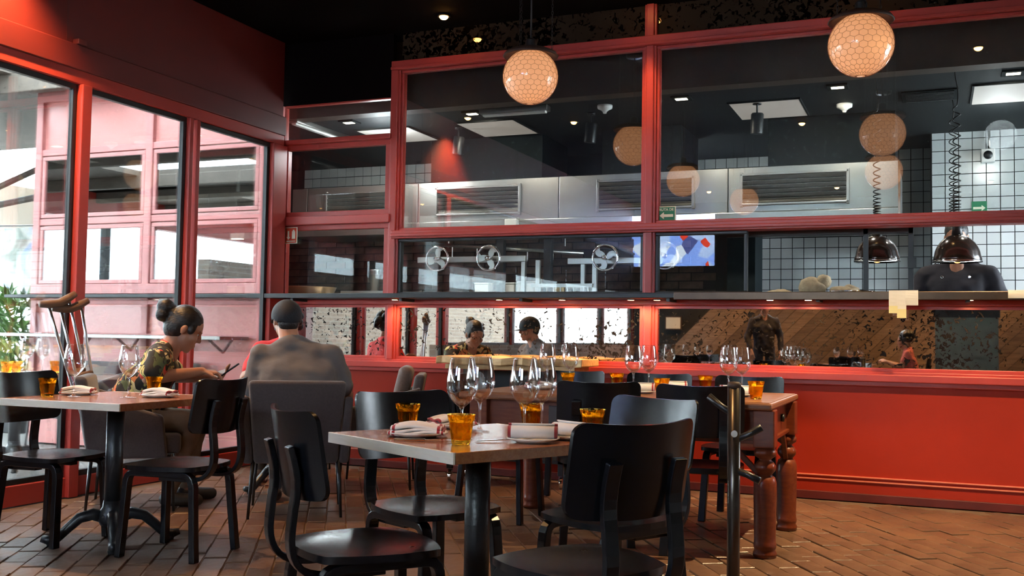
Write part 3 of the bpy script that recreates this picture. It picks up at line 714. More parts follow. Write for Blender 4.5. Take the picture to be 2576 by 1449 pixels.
heat_lamp(-.367, 7.62, 1.645, 'glossy black dome heat lamp on a coiled cord, left one over the pass')
heat_lamp(.152, 7.55, 1.63, 'glossy black dome heat lamp on a coiled cord, right one in front of the cook', .15)
heat_lamp(.14, 8.45, 1.72, 'smaller-looking black dome heat lamp behind the right one', .13)
t = E('pass_hatch', (-.285, 7.42, 1.36), label='black steel hatch frame standing on the pass around the left heat lamp', cat='frame')
for x in (-.145, .145): boxo('upright', 'black_metal', x - .017, x + .017, -.02, .02, 0, .52, t, bevel=.002)
boxo('lower_bar', 'black_metal', -.95, .16, -.02, .02, 0.0, .03, t); boxo('upper_bar', 'black_metal', -1.1, .16, -.02, .03, .44, .52, t)
boxo('latch', 'black_metal', .125, .18, -.035, -.02, .2, .27, t)
for (x, y, z, rx, ry, rz_, lb) in ((-1.03, 7.55, 1.362, .12, .08, .05, 'flat tan linen bread bag, left of the three on the pass'), (-.80, 7.58, 1.362, .095, .085, .14, 'tall tan linen bread bag standing open on the pass'), (-.585, 7.56, 1.362, .10, .075, .08, 'round tan linen bread bag, right of the three on the pass')):
    t = E('bread_bag', (x, y, z), label=lb, cat='bag', group='linen bread bags on the pass')
    g = G(); g.ell((0, 0, rz_ * .55), (rx, ry, rz_ * .55), seg=24, rings=14); me = g.mesh('bag', True)
    for v in me.vertices:
        k = noise.noise(v.co * 14 + Vector((x * 9, 0, 0))) * .022 + noise.noise(v.co * 34) * .008
        v.co += v.co.normalized() * k; v.co.z = max(0.0, v.co.z)
    ob('bag_body', me, 'sack', t)
    g = G(); g.ell((rx * .3, -.01, rz_ * 1.0), (rx * .55, ry * .6, rz_ * .35), TR((0, 0, 0), (0, .35, .2)), 16, 10); me = g.mesh('flap', True)
    for v in me.vertices: v.co += v.co.normalized() * (noise.noise(v.co * 30 + Vector((x * 5, 2, 0))) * .016)
    ob('folded_flap', me, 'sack', t)
# paper tickets hanging from the ledge
for k, (x, w, h, m, lb) in enumerate(((-.235, .052, .145, 'paper', 'left paper order ticket clipped to the ledge'), (-.185, .055, .175, 'paper', 'longest paper order ticket clipped to the ledge'), (-.125, .075, .095, 'paper', 'short wide paper order ticket clipped to the ledge'), (.48, .12, .05, 'paper', 'cream paper slip on the ledge at the right edge'))):
    t = E('order_ticket', (x, D - .1 - .19 - k * .0015, 1.385), label=lb, cat='ticket', group='paper order tickets')
    g = G(); vs = []; fs = []
    for i in range(7):
        q = i / 6; vs += [(-w / 2, -.006 * math.sin(q * 3), -h * q), (w / 2, -.004 * math.sin(q * 3 + .4), -h * q)]
    for i in range(6): fs.append((2 * i, 2 * i + 1, 2 * i + 3, 2 * i + 2))
    g.add(vs, fs); o = g.build('ticket_sheet', m, t); sm = o.modifiers.new('s', 'SOLIDIFY'); sm.thickness = .0006
    if k < 2:
        o = G().box(-w / 2, w / 2, -.0075, -.0055, -h - .0, -h * .68).build('yellow_copy', 'paper_y', t)
t = E('serving_tongs', (-.5, 7.0, 1.378), .1, label='steel serving tongs lying on the ledge by the tickets', cat='tongs')
g = G(); g.tube([(-.12, 0, .008), (.02, .01, .012), (.14, .0, .008)], .006, 6); g.tube([(-.12, .02, .008), (.02, .02, .012), (.14, .004, .008)], .006, 6); g.build('tong_arms', 'chrome', t, smooth=True)
G().lathe([(0, 0), (.012, .0), (.012, .006), (0, .006)], 10, TR((.14, .002, .004))).build('pivot', 'chrome', t)
# signs
def arrow(h, s=1):
    g = G(); w = h
    pts = [(-.5 * w, 0), (-.18 * w, .26 * w), (-.18 * w, .10 * w), (.5 * w, .10 * w), (.5 * w, -.10 * w), (-.18 * w, -.10 * w), (-.18 * w, -.26 * w)]
    vs = [(s * x, 0, z) for x, z in pts] + [(s * x, -.0012, z) for x, z in pts]; n = 7
    g.add(vs, [tuple(range(n)), tuple(range(2 * n - 1, n - 1, -1))] + [(i, (i + 1) % n, n + (i + 1) % n, n + i) for i in range(n)])
    return g
def put_text(body, size, z, parent, m, y=-.004):
    me = text_mesh(body, size); o = ob('lettering', me, m, parent); o.rotation_euler = (PI / 2, 0, 0); o.location = (0, y, z); return o
t = E('evacuation_sign', (-1.78, D + .022, 1.945), label='green evacuation route sign with a cream arrow pointing left, on the glass', cat='sign')
boxo('sign_border', 'sign_white', -.068, .068, -.002, .002, -.068, .068, t); boxo('sign_face', 'green_sign', -.061, .061, -.0035, -.001, -.061, .061, t)
o = arrow(.10).build('arrow', 'sign_white', t); o.location = (0, -.004, 0)
put_text('RUTA DE', .026, .043, t, 'sign_white'); put_text('EVACUACION', .0185, -.045, t, 'sign_white')
t = E('exit_sign', (.38, 9.885, 2.26), label='small green sign with a pale arrow pointing right on the tiled wall', cat='sign')
boxo('sign_face', 'green_sign', -.062, .062, -.004, .003, -.06, .06, t); o = arrow(.10, -1).build('arrow', 'sign_white', t); o.location = (0, -.005, 0)
put_text('SALIDA', .02, -.046, t, 'sign_white', -.005)
t = E('extinguisher_sign', (-4.985, D - .002, 1.875), label='orange and white fire extinguisher sign on the left kitchen window', cat='sign')
boxo('sign_border', 'sign_white', -.06, .06, -.002, .002, -.068, .068, t); boxo('sign_face', 'sign_red', -.054, .054, -.0035, -.001, -.062, .062, t)
g = arrow(.075); o = g.build('arrow', 'sign_white', t); o.location = (-.025, -.004, .0); o.rotation_euler = (0, -PI / 2, 0)
g = G(); g.box(.01, .042, -.006, -.0035, -.03, .035); g.box(.018, .034, -.006, -.0035, .035, .047); g.box(-.045, .045, -.006, -.0035, -.053, -.045); g.build('pictogram', 'sign_white', t)
t = E('wall_speaker', (.45, 9.86, 2.72), label='small white wall box with a round dark speaker under a conduit on the tiles', cat='speaker')
boxo('speaker_box', 'white', -.055, .055, -.05, .028, -.06, .055, t, bevel=.006)
G().lathe([(0, .012), (.035, .012), (.038, 0), (0, 0)], 20, TR((0, -.05, 0), (PI / 2, 0, 0))).build('speaker_cone', 'black_metal', t, smooth=True)
G().tube([(0.01, 0, .05), (.01, 0, .22)], .011, 8).build('conduit', 'steel_dark', t, smooth=True)
# small lamps under the ledge
M['puck'] = emit('puck lamp face', (1.0, 0.66, 0.34), 14.0)
for x, lb in ((-3.9, 'first from the left'), (-3.01, 'second from the left'), (-2.51, 'third from the left'), (-1.99, 'just left of the red mullion'), (-1.80, 'just right of the red mullion'), (-1.02, 'above the middle of the carved table'), (-.77, 'above the right end of the carved table'), (.21, 'right of the paper tickets')):
    t = E('puck_light', (x, 7.02, 1.336), label='small puck light under the black ledge, ' + lb, cat='puck light', group='puck lights under the ledge')
    G().lathe([(0, -.008), (.028, -.008), (.03, -.004), (.03, 0), (0, 0)], 16).build('puck_body', 'black_metal', t, smooth=True)
    G().lathe([(0, -.010), (.022, -.010), (.022, -.007), (0, -.007)], 16).build('puck_lens', 'puck', t)
    light('SPOT', 'puck_spot', (x, 7.02, 1.318), 14.0, (1.0, 0.55, 0.25), 0.02, (x, 7.13, 0.6), 150, 0.7)
# ------------------------------------------------------------------ terrace beyond the glazed wall
struct('ground_terrace', mat('pale terrace paving', (0.28, 0.265, 0.245), 0.7, var=.1), -60, XL - .12, -40, 45, -0.14, -0.02)
# continuing red facade of the kitchen block
fx0, fx1 = -7.86, -5.24
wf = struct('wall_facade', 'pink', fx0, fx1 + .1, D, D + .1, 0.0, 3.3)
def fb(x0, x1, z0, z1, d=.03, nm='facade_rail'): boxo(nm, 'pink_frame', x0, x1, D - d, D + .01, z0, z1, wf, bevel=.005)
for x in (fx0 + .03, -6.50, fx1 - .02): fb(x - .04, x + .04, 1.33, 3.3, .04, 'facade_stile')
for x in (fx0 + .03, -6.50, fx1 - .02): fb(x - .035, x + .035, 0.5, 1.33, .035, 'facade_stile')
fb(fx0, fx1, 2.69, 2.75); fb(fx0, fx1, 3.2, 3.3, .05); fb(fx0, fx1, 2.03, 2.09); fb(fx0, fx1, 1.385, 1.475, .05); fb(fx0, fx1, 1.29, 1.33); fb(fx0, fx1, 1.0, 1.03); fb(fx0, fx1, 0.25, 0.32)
n = 15
for (a, b) in ((fx0 + .08, -6.55), (-6.45, fx1 - .07)):
    for (z0, z1) in ((2.10, 2.68), (1.48, 2.02)):
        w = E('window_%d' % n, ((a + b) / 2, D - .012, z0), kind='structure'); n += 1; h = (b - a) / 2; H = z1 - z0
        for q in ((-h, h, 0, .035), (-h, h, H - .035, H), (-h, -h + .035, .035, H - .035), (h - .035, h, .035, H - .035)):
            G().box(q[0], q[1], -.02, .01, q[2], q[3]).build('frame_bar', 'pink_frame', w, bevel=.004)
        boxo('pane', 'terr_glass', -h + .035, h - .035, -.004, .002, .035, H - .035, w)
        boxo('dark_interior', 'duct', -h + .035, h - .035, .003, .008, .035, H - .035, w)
boxo('terrace_ledge', 'black_metal', -8.02, -5.235, D - .2, D - .03, 1.345, 1.375, label='dark terrace ledge below the facade windows', cat='shelf', bevel=.004)
t = E('terrace_counter', (-6.9, D - .25, 1.0), label='narrow grey bar counter with brackets along the terrace facade', cat='counter')
boxo('counter_board', 'steel_dark', -2.6, 1.55, -.18, .2, -.012, .018, t, bevel=.004)
for x in (-.8, -.2, .35, .8, 1.35):
    g = G(); g.tube([(x - .12, .08, -.012), (x, .12, -.12)], .012, 6); g.tube([(x + .12, .08, -.012), (x, .12, -.12)], .012, 6); g.build('bracket', 'red_dark', t)
# patio roof: beams with a glazed strip
M['roof'] = mat('brown roof boarding', (0.10, 0.078, 0.06), .7, var=.15)
rf = struct('roof_terrace', 'roof', -13.5, XL - .12, 6.9, 9.8, 3.42, 3.5)
# boarded bays with open glazed bays between them
for y0, y1 in ((3.9, 5.2), (0.9, 2.2), (-2.1, -.8), (-5.1, -3.8), (-8.1, -6.8), (-18.0, -9.8)):
    boxo('roof_bay', 'roof', -13.5, XL - .12, y0, y1, 3.42, 3.5, rf)
for x0, x1 in ((-13.5, -11.2), (-8.6, -7.9), (-5.6, XL - .12)):
    boxo('roof_strip', 'roof', x0, x1, -18, 6.9, 3.42, 3.5, rf)
for y in (6.9, 5.2, 3.9, 2.2, .9, -.8, -2.1, -3.8, -5.1, -6.8, -8.1, -9.8):
    boxo('rafter', 'roof', -13.5, XL - .12, y - .05, y + .05, 3.24, 3.42, rf, bevel=.01)
boxo('gutter_beam', 'red', -13.5, -13.3, -18, 9.8, 2.95, 3.5, rf)
struct('roof_far', mat('far roof', (0.40, 0.30, 0.22), .7), -24, -14.5, 2, 24, 3.5, 3.65)
for (x, y) in ((-13.4, 9.3), (-13.4, -8.5), (-13.4, .6)): boxo('terrace_post', 'black_metal', x - .06, x + .06, y - .06, y + .06, -.02, 3.2, label={9.3: 'dark steel terrace post behind the hanging banner', -8.5: 'dark steel terrace post at the far end', .6: 'dark steel terrace post half way along'}[y], cat='post', group='terrace posts')
# steel truss in front of the sky, far left
t = E('canopy_truss', (-10.0, 8.9, 2.85), label='brown steel canopy truss against the bright sky, far left', cat='truss')
g = G(); g.tube([(-1.6, 0, -.45), (1.4, 0, -.1)], .04, 6); g.build('lower_chord', 'bulk', t)
G().tube([(-1.6, 0, -.45), (1.4, .1, .5)], .04, 6).build('upper_chord', 'bulk', t)
for x in (-.6, .2, .9): G().tube([(x, .03, -.45 + .117 * (x + 1.6)), (x + .12, .05, -.42 + .316 * (x + 1.6))], .025, 6).build('web', 'bulk', t)
# brick wall across the terrace (seen in the mirror by the corner)
struct('wall_terrace', 'brickwall', -9.8, -9.6, -9.0, 2.5, -.1, 2.1)
boxo('terrace_pier', 'red_dark', -9.58, -9.4, .2, .45, -.02, 3.4, kind='structure')
# hanging banner with a blurred figure in pale blue
m, nt = nodes('banner print'); L = nt.links.new
out = nd(nt, 'ShaderNodeOutputMaterial'); p = nd(nt, 'ShaderNodeBsdfPrincipled'); L(p.outputs[0], out.inputs[0]); p.inputs['Roughness'].default_value = .6
tc = nd(nt, 'ShaderNodeTexCoord'); nz = nd(nt, 'ShaderNodeTexNoise', i_Scale=2.2, i_Detail=2.0, i_Distortion=1.2); L(tc.outputs['Object'], nz.inputs['Vector'])
r = nd(nt, 'ShaderNodeValToRGB'); L(nz.outputs[0], r.inputs[0])
r.color_ramp.elements[0].color = (.30, .34, .30, 1); r.color_ramp.elements[0].position = .3; r.color_ramp.elements[1].color = (.35, .50, .85, 1); r.color_ramp.elements[1].position = .62
e = r.color_ramp.elements.new(.46); e.color = (.72, .68, .62, 1); e = r.color_ramp.elements.new(.75); e.color = (.85, .9, .95, 1)
L(r.outputs[0], p.inputs['Base Color']); M['banner'] = m
t = E('hanging_banner', (-10.62, 9.5, 1.5), .12, label='large pale blue printed banner hanging on the terrace, far left', cat='banner')
g = G(); vs = []; fs = []
for i in range(13):
    q = i / 12; w0 = -.42 + .10 * q; vs += [(w0 + .1 * (1 - q), .03 * math.sin(q * 9), .85 * q - .02), (.36, .03 * math.sin(q * 9 + 1), .85 * q)]
for i in range(12): fs.append((2 * i, 2 * i + 1, 2 * i + 3, 2 * i + 2))
g.add(vs, fs); o = g.build('banner_sheet', 'banner', t); sm = o.modifiers.new('s', 'SOLIDIFY'); sm.thickness = .004
G().tube([(-.45, 0, .86), (.42, 0, .86)], .014, 8).build('banner_rod', 'steel_dark', t)
# shrubs in planters
M['leaf'] = mat('leaf green', (0.06, 0.15, 0.03), .45, col2=(0.16, 0.28, 0.07), vscale=8, objvar=.2)
def shrub(x, y, h, w, label, n=420, seed=1):
    rr = random.Random(seed); t = E('planter_shrub', (x, y, -.02), label=label, cat='shrub', group='shrubs in dark planters')
    G().lathe([(0, 0), (.26, 0), (.32, .42), (.335, .44), (.30, .44), (.28, .38), (0, .38)], 4, phase=PI / 4).build('planter', 'black_metal', t, bevel=.01)
    g = G()
    for k in range(7): g.tube([(rr.uniform(-.1, .1), rr.uniform(-.1, .1), .36), (rr.uniform(-.3, .3) * w, rr.uniform(-.3, .3) * w, .5 + rr.uniform(.3, .75) * (h - .4))], [.014, .006], 5)
    g.build('stem', 'bulk', t)
    g = G()
    for k in range(n):
        a = rr.uniform(0, 2 * PI); q = rr.random() ** .5; z = .45 + (h - .45) * rr.random(); rad = w * .5 * q * (1.1 - .45 * (z - .4) / (h - .3))
        c = Vector((rad * math.cos(a), rad * math.sin(a), z)); d = Vector((math.cos(a) * .7 + rr.uniform(-.5, .5), math.sin(a) * .7 + rr.uniform(-.5, .5), rr.uniform(.2, 1.2))).normalized()
        s_ = d.cross(Vector((rr.uniform(-1, 1), rr.uniform(-1, 1), rr.uniform(-1, 1)))).normalized(); l = rr.uniform(.10, .24); wd = l * .13
        up = d.cross(s_) * (l * .1)
        g.add([c, c + d * l * .45 + s_ * wd + up, c + d * l, c + d * l * .45 - s_ * wd + up], [(0, 1, 2), (0, 2, 3)])
    me = bpy.data.meshes.new('foliage'); me.from_pydata(g.v, [], g.f); ob('foliage', me, 'leaf', t, kind='stuff')
shrub(-8.85, 7.95, 1.42, .95, 'leafy green shrub in a dark planter at the left edge, beside the facade', 700, 3)
shrub(-9.95, 8.2, 1.5, 1.0, 'spiky green shrub in a planter, just behind the leafy one', 600, 4)
# ------------------------------------------------------------------ hanging globe lamps in chicken wire
m, nt = nodes('warm opal glass'); L = nt.links.new
out = nd(nt, 'ShaderNodeOutputMaterial'); p = nd(nt, 'ShaderNodeBsdfPrincipled'); L(p.outputs[0], out.inputs[0])
p.inputs['Base Color'].default_value = (.42, .31, .23, 1); p.inputs['Roughness'].default_value = .12; p.inputs['Coat Weight'].default_value = .6
p.inputs['Emission Color'].default_value = (1.0, .43, .18, 1); p.inputs['Emission Strength'].default_value = .53
M['opal'] = m
M['wire'] = mat('thin lamp wire', (.22, .10, .05), .6, metal=.3)
def globe(loc, label, rod=True):
    R = .176; t = E('globe_pendant', loc, label=label, cat='pendant lamp', group='wire-caged globe pendants')
    g = G(); g.ell((0, 0, 0), (R, R, R), seg=40, rings=26); g.build('globe', 'opal', t, smooth=True)
    g = G(); rows = 14; cols = 24; Rw = R + .0025
    def sp(i, j):
        th = PI * (.16 + .80 * i / rows); ph = 2 * PI * j / cols; return Vector((Rw * math.sin(th) * math.cos(ph), Rw * math.sin(th) * math.sin(ph), Rw * math.cos(th)))
    def seg(a, b): g.tube([a, (a + b).normalized() * Rw, b], .0009, 3)
    for i in range(rows):
        for j in range(cols):
            o = .5 * (i % 2); a = sp(i + .33, j + o); b = sp(i + .67 + .0, j + o); seg(sp(i, j + o), b)
            if i + 1 <= rows:
                seg(b, sp(i + 1, j + o - .5)); seg(b, sp(i + 1, j + o + .5))
    g.build('wire_mesh', 'wire', t)
    G().lathe([(.0, .150), (.10, .150), (.150, .135), (.172, .125), (.178, .132), (.165, .152), (.12, .172), (.05, .178), (0, .178)], 36).build('cap_ring', mat('rusty iron cap', (.05, .022, .014), .6, var=.4, vscale=20), t, smooth=True)
    G().lathe([(0, .175), (.034, .175), (.034, .235), (.022, .245), (0, .245)], 16).build('socket', 'iron', t, auto=40)
    for k in range(3):
        a = k * 2 * PI / 3 + .35; x, y = .135 * math.cos(a), .135 * math.sin(a)
        g = G(); z = .16; top = CEIL - loc[2]; q = 0
        while z < top:
            w = .006; pr = [(x + (w * math.cos(2 * PI * i / 6) if q % 2 else 0), y + (0 if q % 2 else w * math.cos(2 * PI * i / 6)), z + .012 + .014 * math.sin(2 * PI * i / 6)) for i in range(6)]
            g.tube(pr, .0016, 4, closed=True); z += .022; q += 1
        g.build('chain', 'iron', t)
    G().tube([(0, 0, .24), (0, 0, CEIL - loc[2])], .006, 8).build('cord', 'black_metal', t, smooth=True)
    G().lathe([(0, -.03), (.07, -.025), (.075, 0), (0, 0)], 20, TR((0, 0, CEIL - loc[2]))).build('ceiling_rose', 'iron', t, smooth=True)
    return t
ga = globe((-2.375, 5.985, 2.715), 'glowing cream globe lamp in hexagon wire, left of the two hanging in view')
copy_tree(ga, (-.367, 5.90, 2.705), .4, 'glowing cream globe lamp in hexagon wire, right of the two hanging in view')
copy_tree(ga, (-2.47, 3.70, 2.757), .9, 'globe lamp whose reflection shows on the steel hood, just right of the mullion')
copy_tree(ga, (-2.16, 1.72, 2.78), .2, 'globe lamp seen only as the faintest reflection on the hood')
copy_tree(ga, (-.44, 3.95, 2.715), 1.3, 'globe lamp reflected lowest at the right end of the hood')

# ------------------------------------------------------------------ bentwood chair
def make_chair(label, group):
    t = E('dining_chair', (0, 0, 0), 0, label, 'chair', group)
    # dished plywood seat
    g = G(); n = 14; vs = []; fs = []
    def outline(u, v):
        # square grid squeezed to a rounded, slightly tapered seat
        x = u * math.sqrt(max(0, 1 - .32 * v * v)); y = v * math.sqrt(max(0, 1 - .30 * u * u)); w = .205 - .022 * (-v * .5 + .5)
        return x * w * 1.08, y * .205
    for lay in (0, 1):
        for i in range(n + 1):
            for j in range(n + 1):
                u = -1 + 2 * i / n; v = -1 + 2 * j / n; x, y = outline(u, v)
                dish = -.014 * (1 - min(1, (u * u + v * v) ** 1.2)) - .006 * max(0, v - .6)
                vs.append((x, y, .43 + dish if lay else .408 + dish * .3))
    N = (n + 1) ** 2
    for i in range(n):
        for j in range(n):
            a = i * (n + 1) + j; b = a + n + 1
            fs.append((a, a + 1, b + 1, b)); fs.append((N + a, N + b, N + b + 1, N + a + 1))
    rim = [i * (n + 1) for i in range(n + 1)] + [n * (n + 1) + j for j in range(1, n + 1)] + [i * (n + 1) + n for i in range(n - 1, -1, -1)] + [j for j in range(n - 1, 0, -1)]
    for k in range(len(rim)):
        a, b = rim[k], rim[(k + 1) % len(rim)]; fs.append((a, b, N + b, N + a))
    g.add(vs, fs); g.build('seat', 'black', t, auto=50)
    # inverted-U leg frames left and right
    for sx in (-1, 1):
        x = sx * .152
        pts = [(x + sx * .02, .195, 0), (x + sx * .008, .185, .20), (x, .18, .33)] + bez((x, .18, .33), (x, .178, .395), (x, .15, .392), (x, .11, .392), 6)[1:] + [(x, -.08, .392)] + bez((x, -.10, .392), (x, -.16, .392), (x, -.172, .38), (x, -.178, .33), 6) + [(x + sx * .008, -.188, .20), (x + sx * .02, -.205, 0)]
        G().strip(pts, .042, .030).build('leg_frame', 'black', t, bevel=.004)
        # S-shaped back post
        xp = sx * .115
        pts = [(xp, .02, .368), (xp, -.10, .366)] + bez((xp, -.14, .366), (xp, -.235, .366), (xp, -.265, .42), (xp, -.258, .50), 9) + bez((xp, -.252, .56), (xp, -.240, .62), (xp, -.246, .66), (xp, -.268, .735), 6)
        G().strip(pts, .046, .019).build('back_post', 'black', t, bevel=.003)
        G().box(-.0, .0, 0, 0, 0, 0)
    boxo('cross_rail', 'black', -.15, .15, -.02, .03, .378, .404, t, bevel=.004)
    # curved plywood backrest with rounded corners
    g = G(); vs = []; fs = []; nu = 16; rc = .036; hw = .212; hh = .125
    zs = [-hh + rc * (1 - math.cos(PI / 2 * q / 5)) for q in range(6)] + [-hh + rc + (2 * hh - 2 * rc) * q / 4 for q in range(1, 4)] + [hh - rc * (1 - math.cos(PI / 2 * q / 5)) for q in range(5, -1, -1)]
    nv = len(zs) - 1
    for lay in (0, 1):
        for i in range(nu + 1):
            for j in range(nv + 1):
                u = -1 + 2 * i / nu; dz = max(0, abs(zs[j]) - (hh - rc)); cx = hw - rc + math.sqrt(max(0, rc * rc - dz * dz))
                x = u * cx; z = zs[j] + .703 + .012 * (x / hw) ** 2
                y = -.252 + .055 * (x / hw) ** 2 - .17 * (z - .70) + (.006 if lay else -.006)
                vs.append((x, y, z))
    N = (nu + 1) * (nv + 1)
    for i in range(nu):
        for j in range(nv):
            a = i * (nv + 1) + j; b = a + nv + 1
            fs.append((a, b, b + 1, a + 1)); fs.append((N + a, N + a + 1, N + b + 1, N + b))
    rim = [i * (nv + 1) for i in range(nu + 1)] + [nu * (nv + 1) + j for j in range(1, nv + 1)] + [i * (nv + 1) + nv for i in range(nu - 1, -1, -1)] + [j for j in range(nv - 1, 0, -1)]
    for k in range(len(rim)):
        a, b = rim[k], rim[(k + 1) % len(rim)]; fs.append((a, N + a, N + b, b))
    g.add(vs, fs); g.build('backrest', 'black', t, auto=50)
    return t
def face(fx, fy): return math.atan2(-fx, fy)
chairs = [
    ((-3.33, 3.93), (-.99, -.10), 'black bentwood chair right of the left table, in front of the men'),
    ((-4.10, 3.90), (1, 0.02), 'black bentwood chair at the left table, cut by the picture edge'),
    ((-1.585, 2.695), (.64, .77), 'black bentwood chair nearest the camera, left front of the middle table, seat turned right'),
    ((-.915, 2.745), (-.85, .53), 'dark foreground bentwood chair whose back hides the right of the middle table'),
    ((-1.71, 3.40), (.88, -.475), 'black bentwood chair behind the left corner of the middle table, facing the camera'),
    ((-1.06, 3.51), (-.47, -.88), 'black bentwood chair with a daylight-silvered backrest behind the middle table'),
    ((-1.64, 5.16), (-.33, .94), 'black bentwood chair at the near side of the carved table, left of the silvered one'),
    ((-1.085, 5.15), (-.17, .985), 'black bentwood chair at the near side of the carved table, behind the steel stand'),
    ((-2.34, 5.52), (1, .0), 'black bentwood chair at the left end of the carved table'),
    ((-2.20, 6.22), (0.05, -1), 'black bentwood chair against the partition, leftmost on the far side of the carved table'),
    ((-1.62, 6.18), (0, -1), 'black bentwood chair in the middle of the far side of the carved table'),
    ((-1.06, 6.12), (-.08, -1), 'black bentwood chair, rightmost on the far side of the carved table'),
]
proto = None
for (x, y), (fx, fy), lb in chairs:
    if proto is None:
        proto = make_chair(lb, 'black bentwood dining chairs'); proto.location = (x, y, 0); proto.rotation_euler = (0, 0, face(fx, fy))
    else: copy_tree(proto, (x, y, 0), face(fx, fy), lb)

# ------------------------------------------------------------------ square pedestal tables
def square_table(loc, rz, label, a=.72, b=.72, dark=False):
    t = E('dining_table', loc, rz, label, 'table', 'square pedestal tables')
    h = a / 2; k = b / 2; Z = .72
    boxo('table_top', 'table_wood', -h, h, -k + .006, k - .006, Z - .034, Z, t, bevel=.002)
    for s in (-1, 1): boxo('daylit_edge', 'daylit_edge_wood', -h, h, s * k - .004, s * k + .004, Z - .034, Z + .0004, t, bevel=.0015)
    G().tube([(0, 0, .16), (0, 0, Z - .05)], .042, 20).build('column', 'iron', t, smooth=True)
    g = G(); g.box(-.2, .2, -.025, .025, Z - .05, Z - .034); g.box(-.025, .025, -.2, .2, Z - .052, Z - .036); g.build('top_plate', 'iron', t)
    G().lathe([(0, .09), (.055, .09), (.07, .12), (.065, .15), (.048, .18), (.044, .21), (0, .21)], 20).build('base_hub', 'iron', t, smooth=True)
    for q in range(4):
        an = q * PI / 2 + PI / 4; c, s = math.cos(an), math.sin(an)
        path = [(r * c, r * s, z) for r, z in ((.03, .125), (.09, .145), (.15, .13), (.20, .085), (.245, .04), (.285, .03), (.32, .04))]
        G().tube(path, [.03, .03, .027, .024, .022, .024, .016], 10, ).build('foot', 'iron', t, smooth=True)
        G().lathe([(0, 0), (.022, 0), (.026, .012), (.02, .03), (0, .03)], 10, TR((.27 * c, .27 * s, 0))).build('glide', 'iron', t, smooth=True)
    return t
ft = square_table((-1.40, 3.11, 0), math.atan2(-.475, .88), 'square wooden table with a pale front edge, laid for four in the foreground')
lt = square_table((-3.77, 3.965, 0), 0.0, 'square wooden table with a pale front edge at the left, on a cast iron foot', .76, .75)
dt = square_table((-4.06, 5.82, 0), .52, 'square wooden table between the three seated diners', .70, .70)

# ------------------------------------------------------------------ carved colonial table
t = E('carved_table', (-1.545, 5.55, 0), 0, 'reddish carved wooden table with turned legs along the red partition', 'table')
boxo('table_top', 'top_wood', -.845, .825, -.52, .52, .715, .75, t, bevel=.010)
for k in range(5): boxo('top_plank', 'top_wood', -.83, .81, -.50 + k * .2005, -.303 + k * .2005, .7495, .7525, t, bevel=.002)
boxo('apron', 'red_wood', -.76, .79, -.435, -.405, .555, .715, t, bevel=.004); boxo('apron', 'red_wood', -.76, .79, .36, .39, .555, .715, t, bevel=.004)
boxo('apron', 'red_wood', .755, .785, -.42, .37, .555, .715, t, bevel=.004); boxo('apron', 'red_wood', -.765, -.735, -.42, .37, .555, .715, t, bevel=.004)
boxo('drawer_front', mat('dark drawer panel', (.03, .012, .008), .4), .30, .62, -.442, -.434, .585, .69, t, bevel=.004)
boxo('drawer_front', mat('dark drawer panel 2', (.03, .012, .008), .4), -.35, .15, -.442, -.434, .585, .69, t, bevel=.004)
boxo('apron_rail', 'red_wood', .74, .80, -.45, .40, .545, .565, t, bevel=.004); boxo('apron_rail', 'red_wood', -.78, .80, -.45, -.40, .545, .565, t, bevel=.004)
prof = [(0, 0), (.055, 0), (.058, .02), (.05, .035), (.054, .045), (.056, .06), (.053, .07), (.052, .09), (.056, .30), (.055, .36), (.048, .385), (.034, .395), (.034, .40), (.05, .42), (.052, .44), (.04, .46), (.03, .468), (.03, .475), (.052, .49), (.055, .51), (.042, .53), (0, .53)]
for x, y in ((.78, -.425), (.78, .37), (-.745, -.425), (-.765, .40)):
    lg = G().lathe(prof, 24, TR((x, y, 0))).build('leg', 'red_wood', t, smooth=True)
    boxo('leg_block', 'red_wood', x - .052, x + .052, y - .052, y + .052, .53, .715, lg, bevel=.006)
    lg.matrix_parent_inverse = Matrix.Identity(4)
for (x, y, dx, dy) in ((.78, -.425, -1, 0), (.78, -.425, 0, 1), (.78, .37, 0, -1), (-.745, -.425, 1, 0)):
    pts = [(x + dx * .03, y + dy * .03, .40), (x + dx * .10, y + dy * .10, .47), (x + dx * .17, y + dy * .17, .55)]
    G().strip(pts, .025, .028, side=(dy, dx, 0)).build('corner_brace', 'red_wood', t, bevel=.004)
G().lathe([(0, 0), (.02, 0), (.022, .015), (0, .02)], 12, TR((.786, .1, .64), (0, PI / 2, 0))).build('drawer_knob', 'iron', t, smooth=True)

# ------------------------------------------------------------------ glassware and place settings
def make_wineglass(label, group):
    t = E('wine_glass', (0, 0, 0), 0, label, 'wine glass', group)
    ou = [(.0, .0), (.036, .0012), (.037, .003), (.02, .0055), (.008, .010), (.0046, .02), (.0040, .06), (.0044, .092), (.009, .103), (.022, .113), (.037, .128), (.047, .148), (.0515, .17), (.0505, .19), (.046, .22), (.039, .257), (.0375, .262)]
    G().lathe(ou[:9], 24).build('foot_and_stem', 'wineglass', t, smooth=True)
    bowl = [(.0, .0975)] + ou[8:]
    G().lathe(bowl + [(.0365, .262), (.0380, .257), (.0450, .22), (.0494, .19), (.0503, .17), (.0458, .148), (.0358, .1295), (.02, .1155), (0, .108)], 32).build('bowl', 'wineglass', t, smooth=True)
    return t
m, nt = nodes('amber pressed glass'); L = nt.links.new
out = nd(nt, 'ShaderNodeOutputMaterial'); p = nd(nt, 'ShaderNodeBsdfGlass'); p.inputs['Color'].default_value = (1.0, .76, .26, 1); p.inputs['IOR'].default_value = 1.38; p.inputs['Roughness'].default_value = .01
tr = nd(nt, 'ShaderNodeBsdfTransparent'); tr.inputs[0].default_value = (1.0, .72, .22, 1)
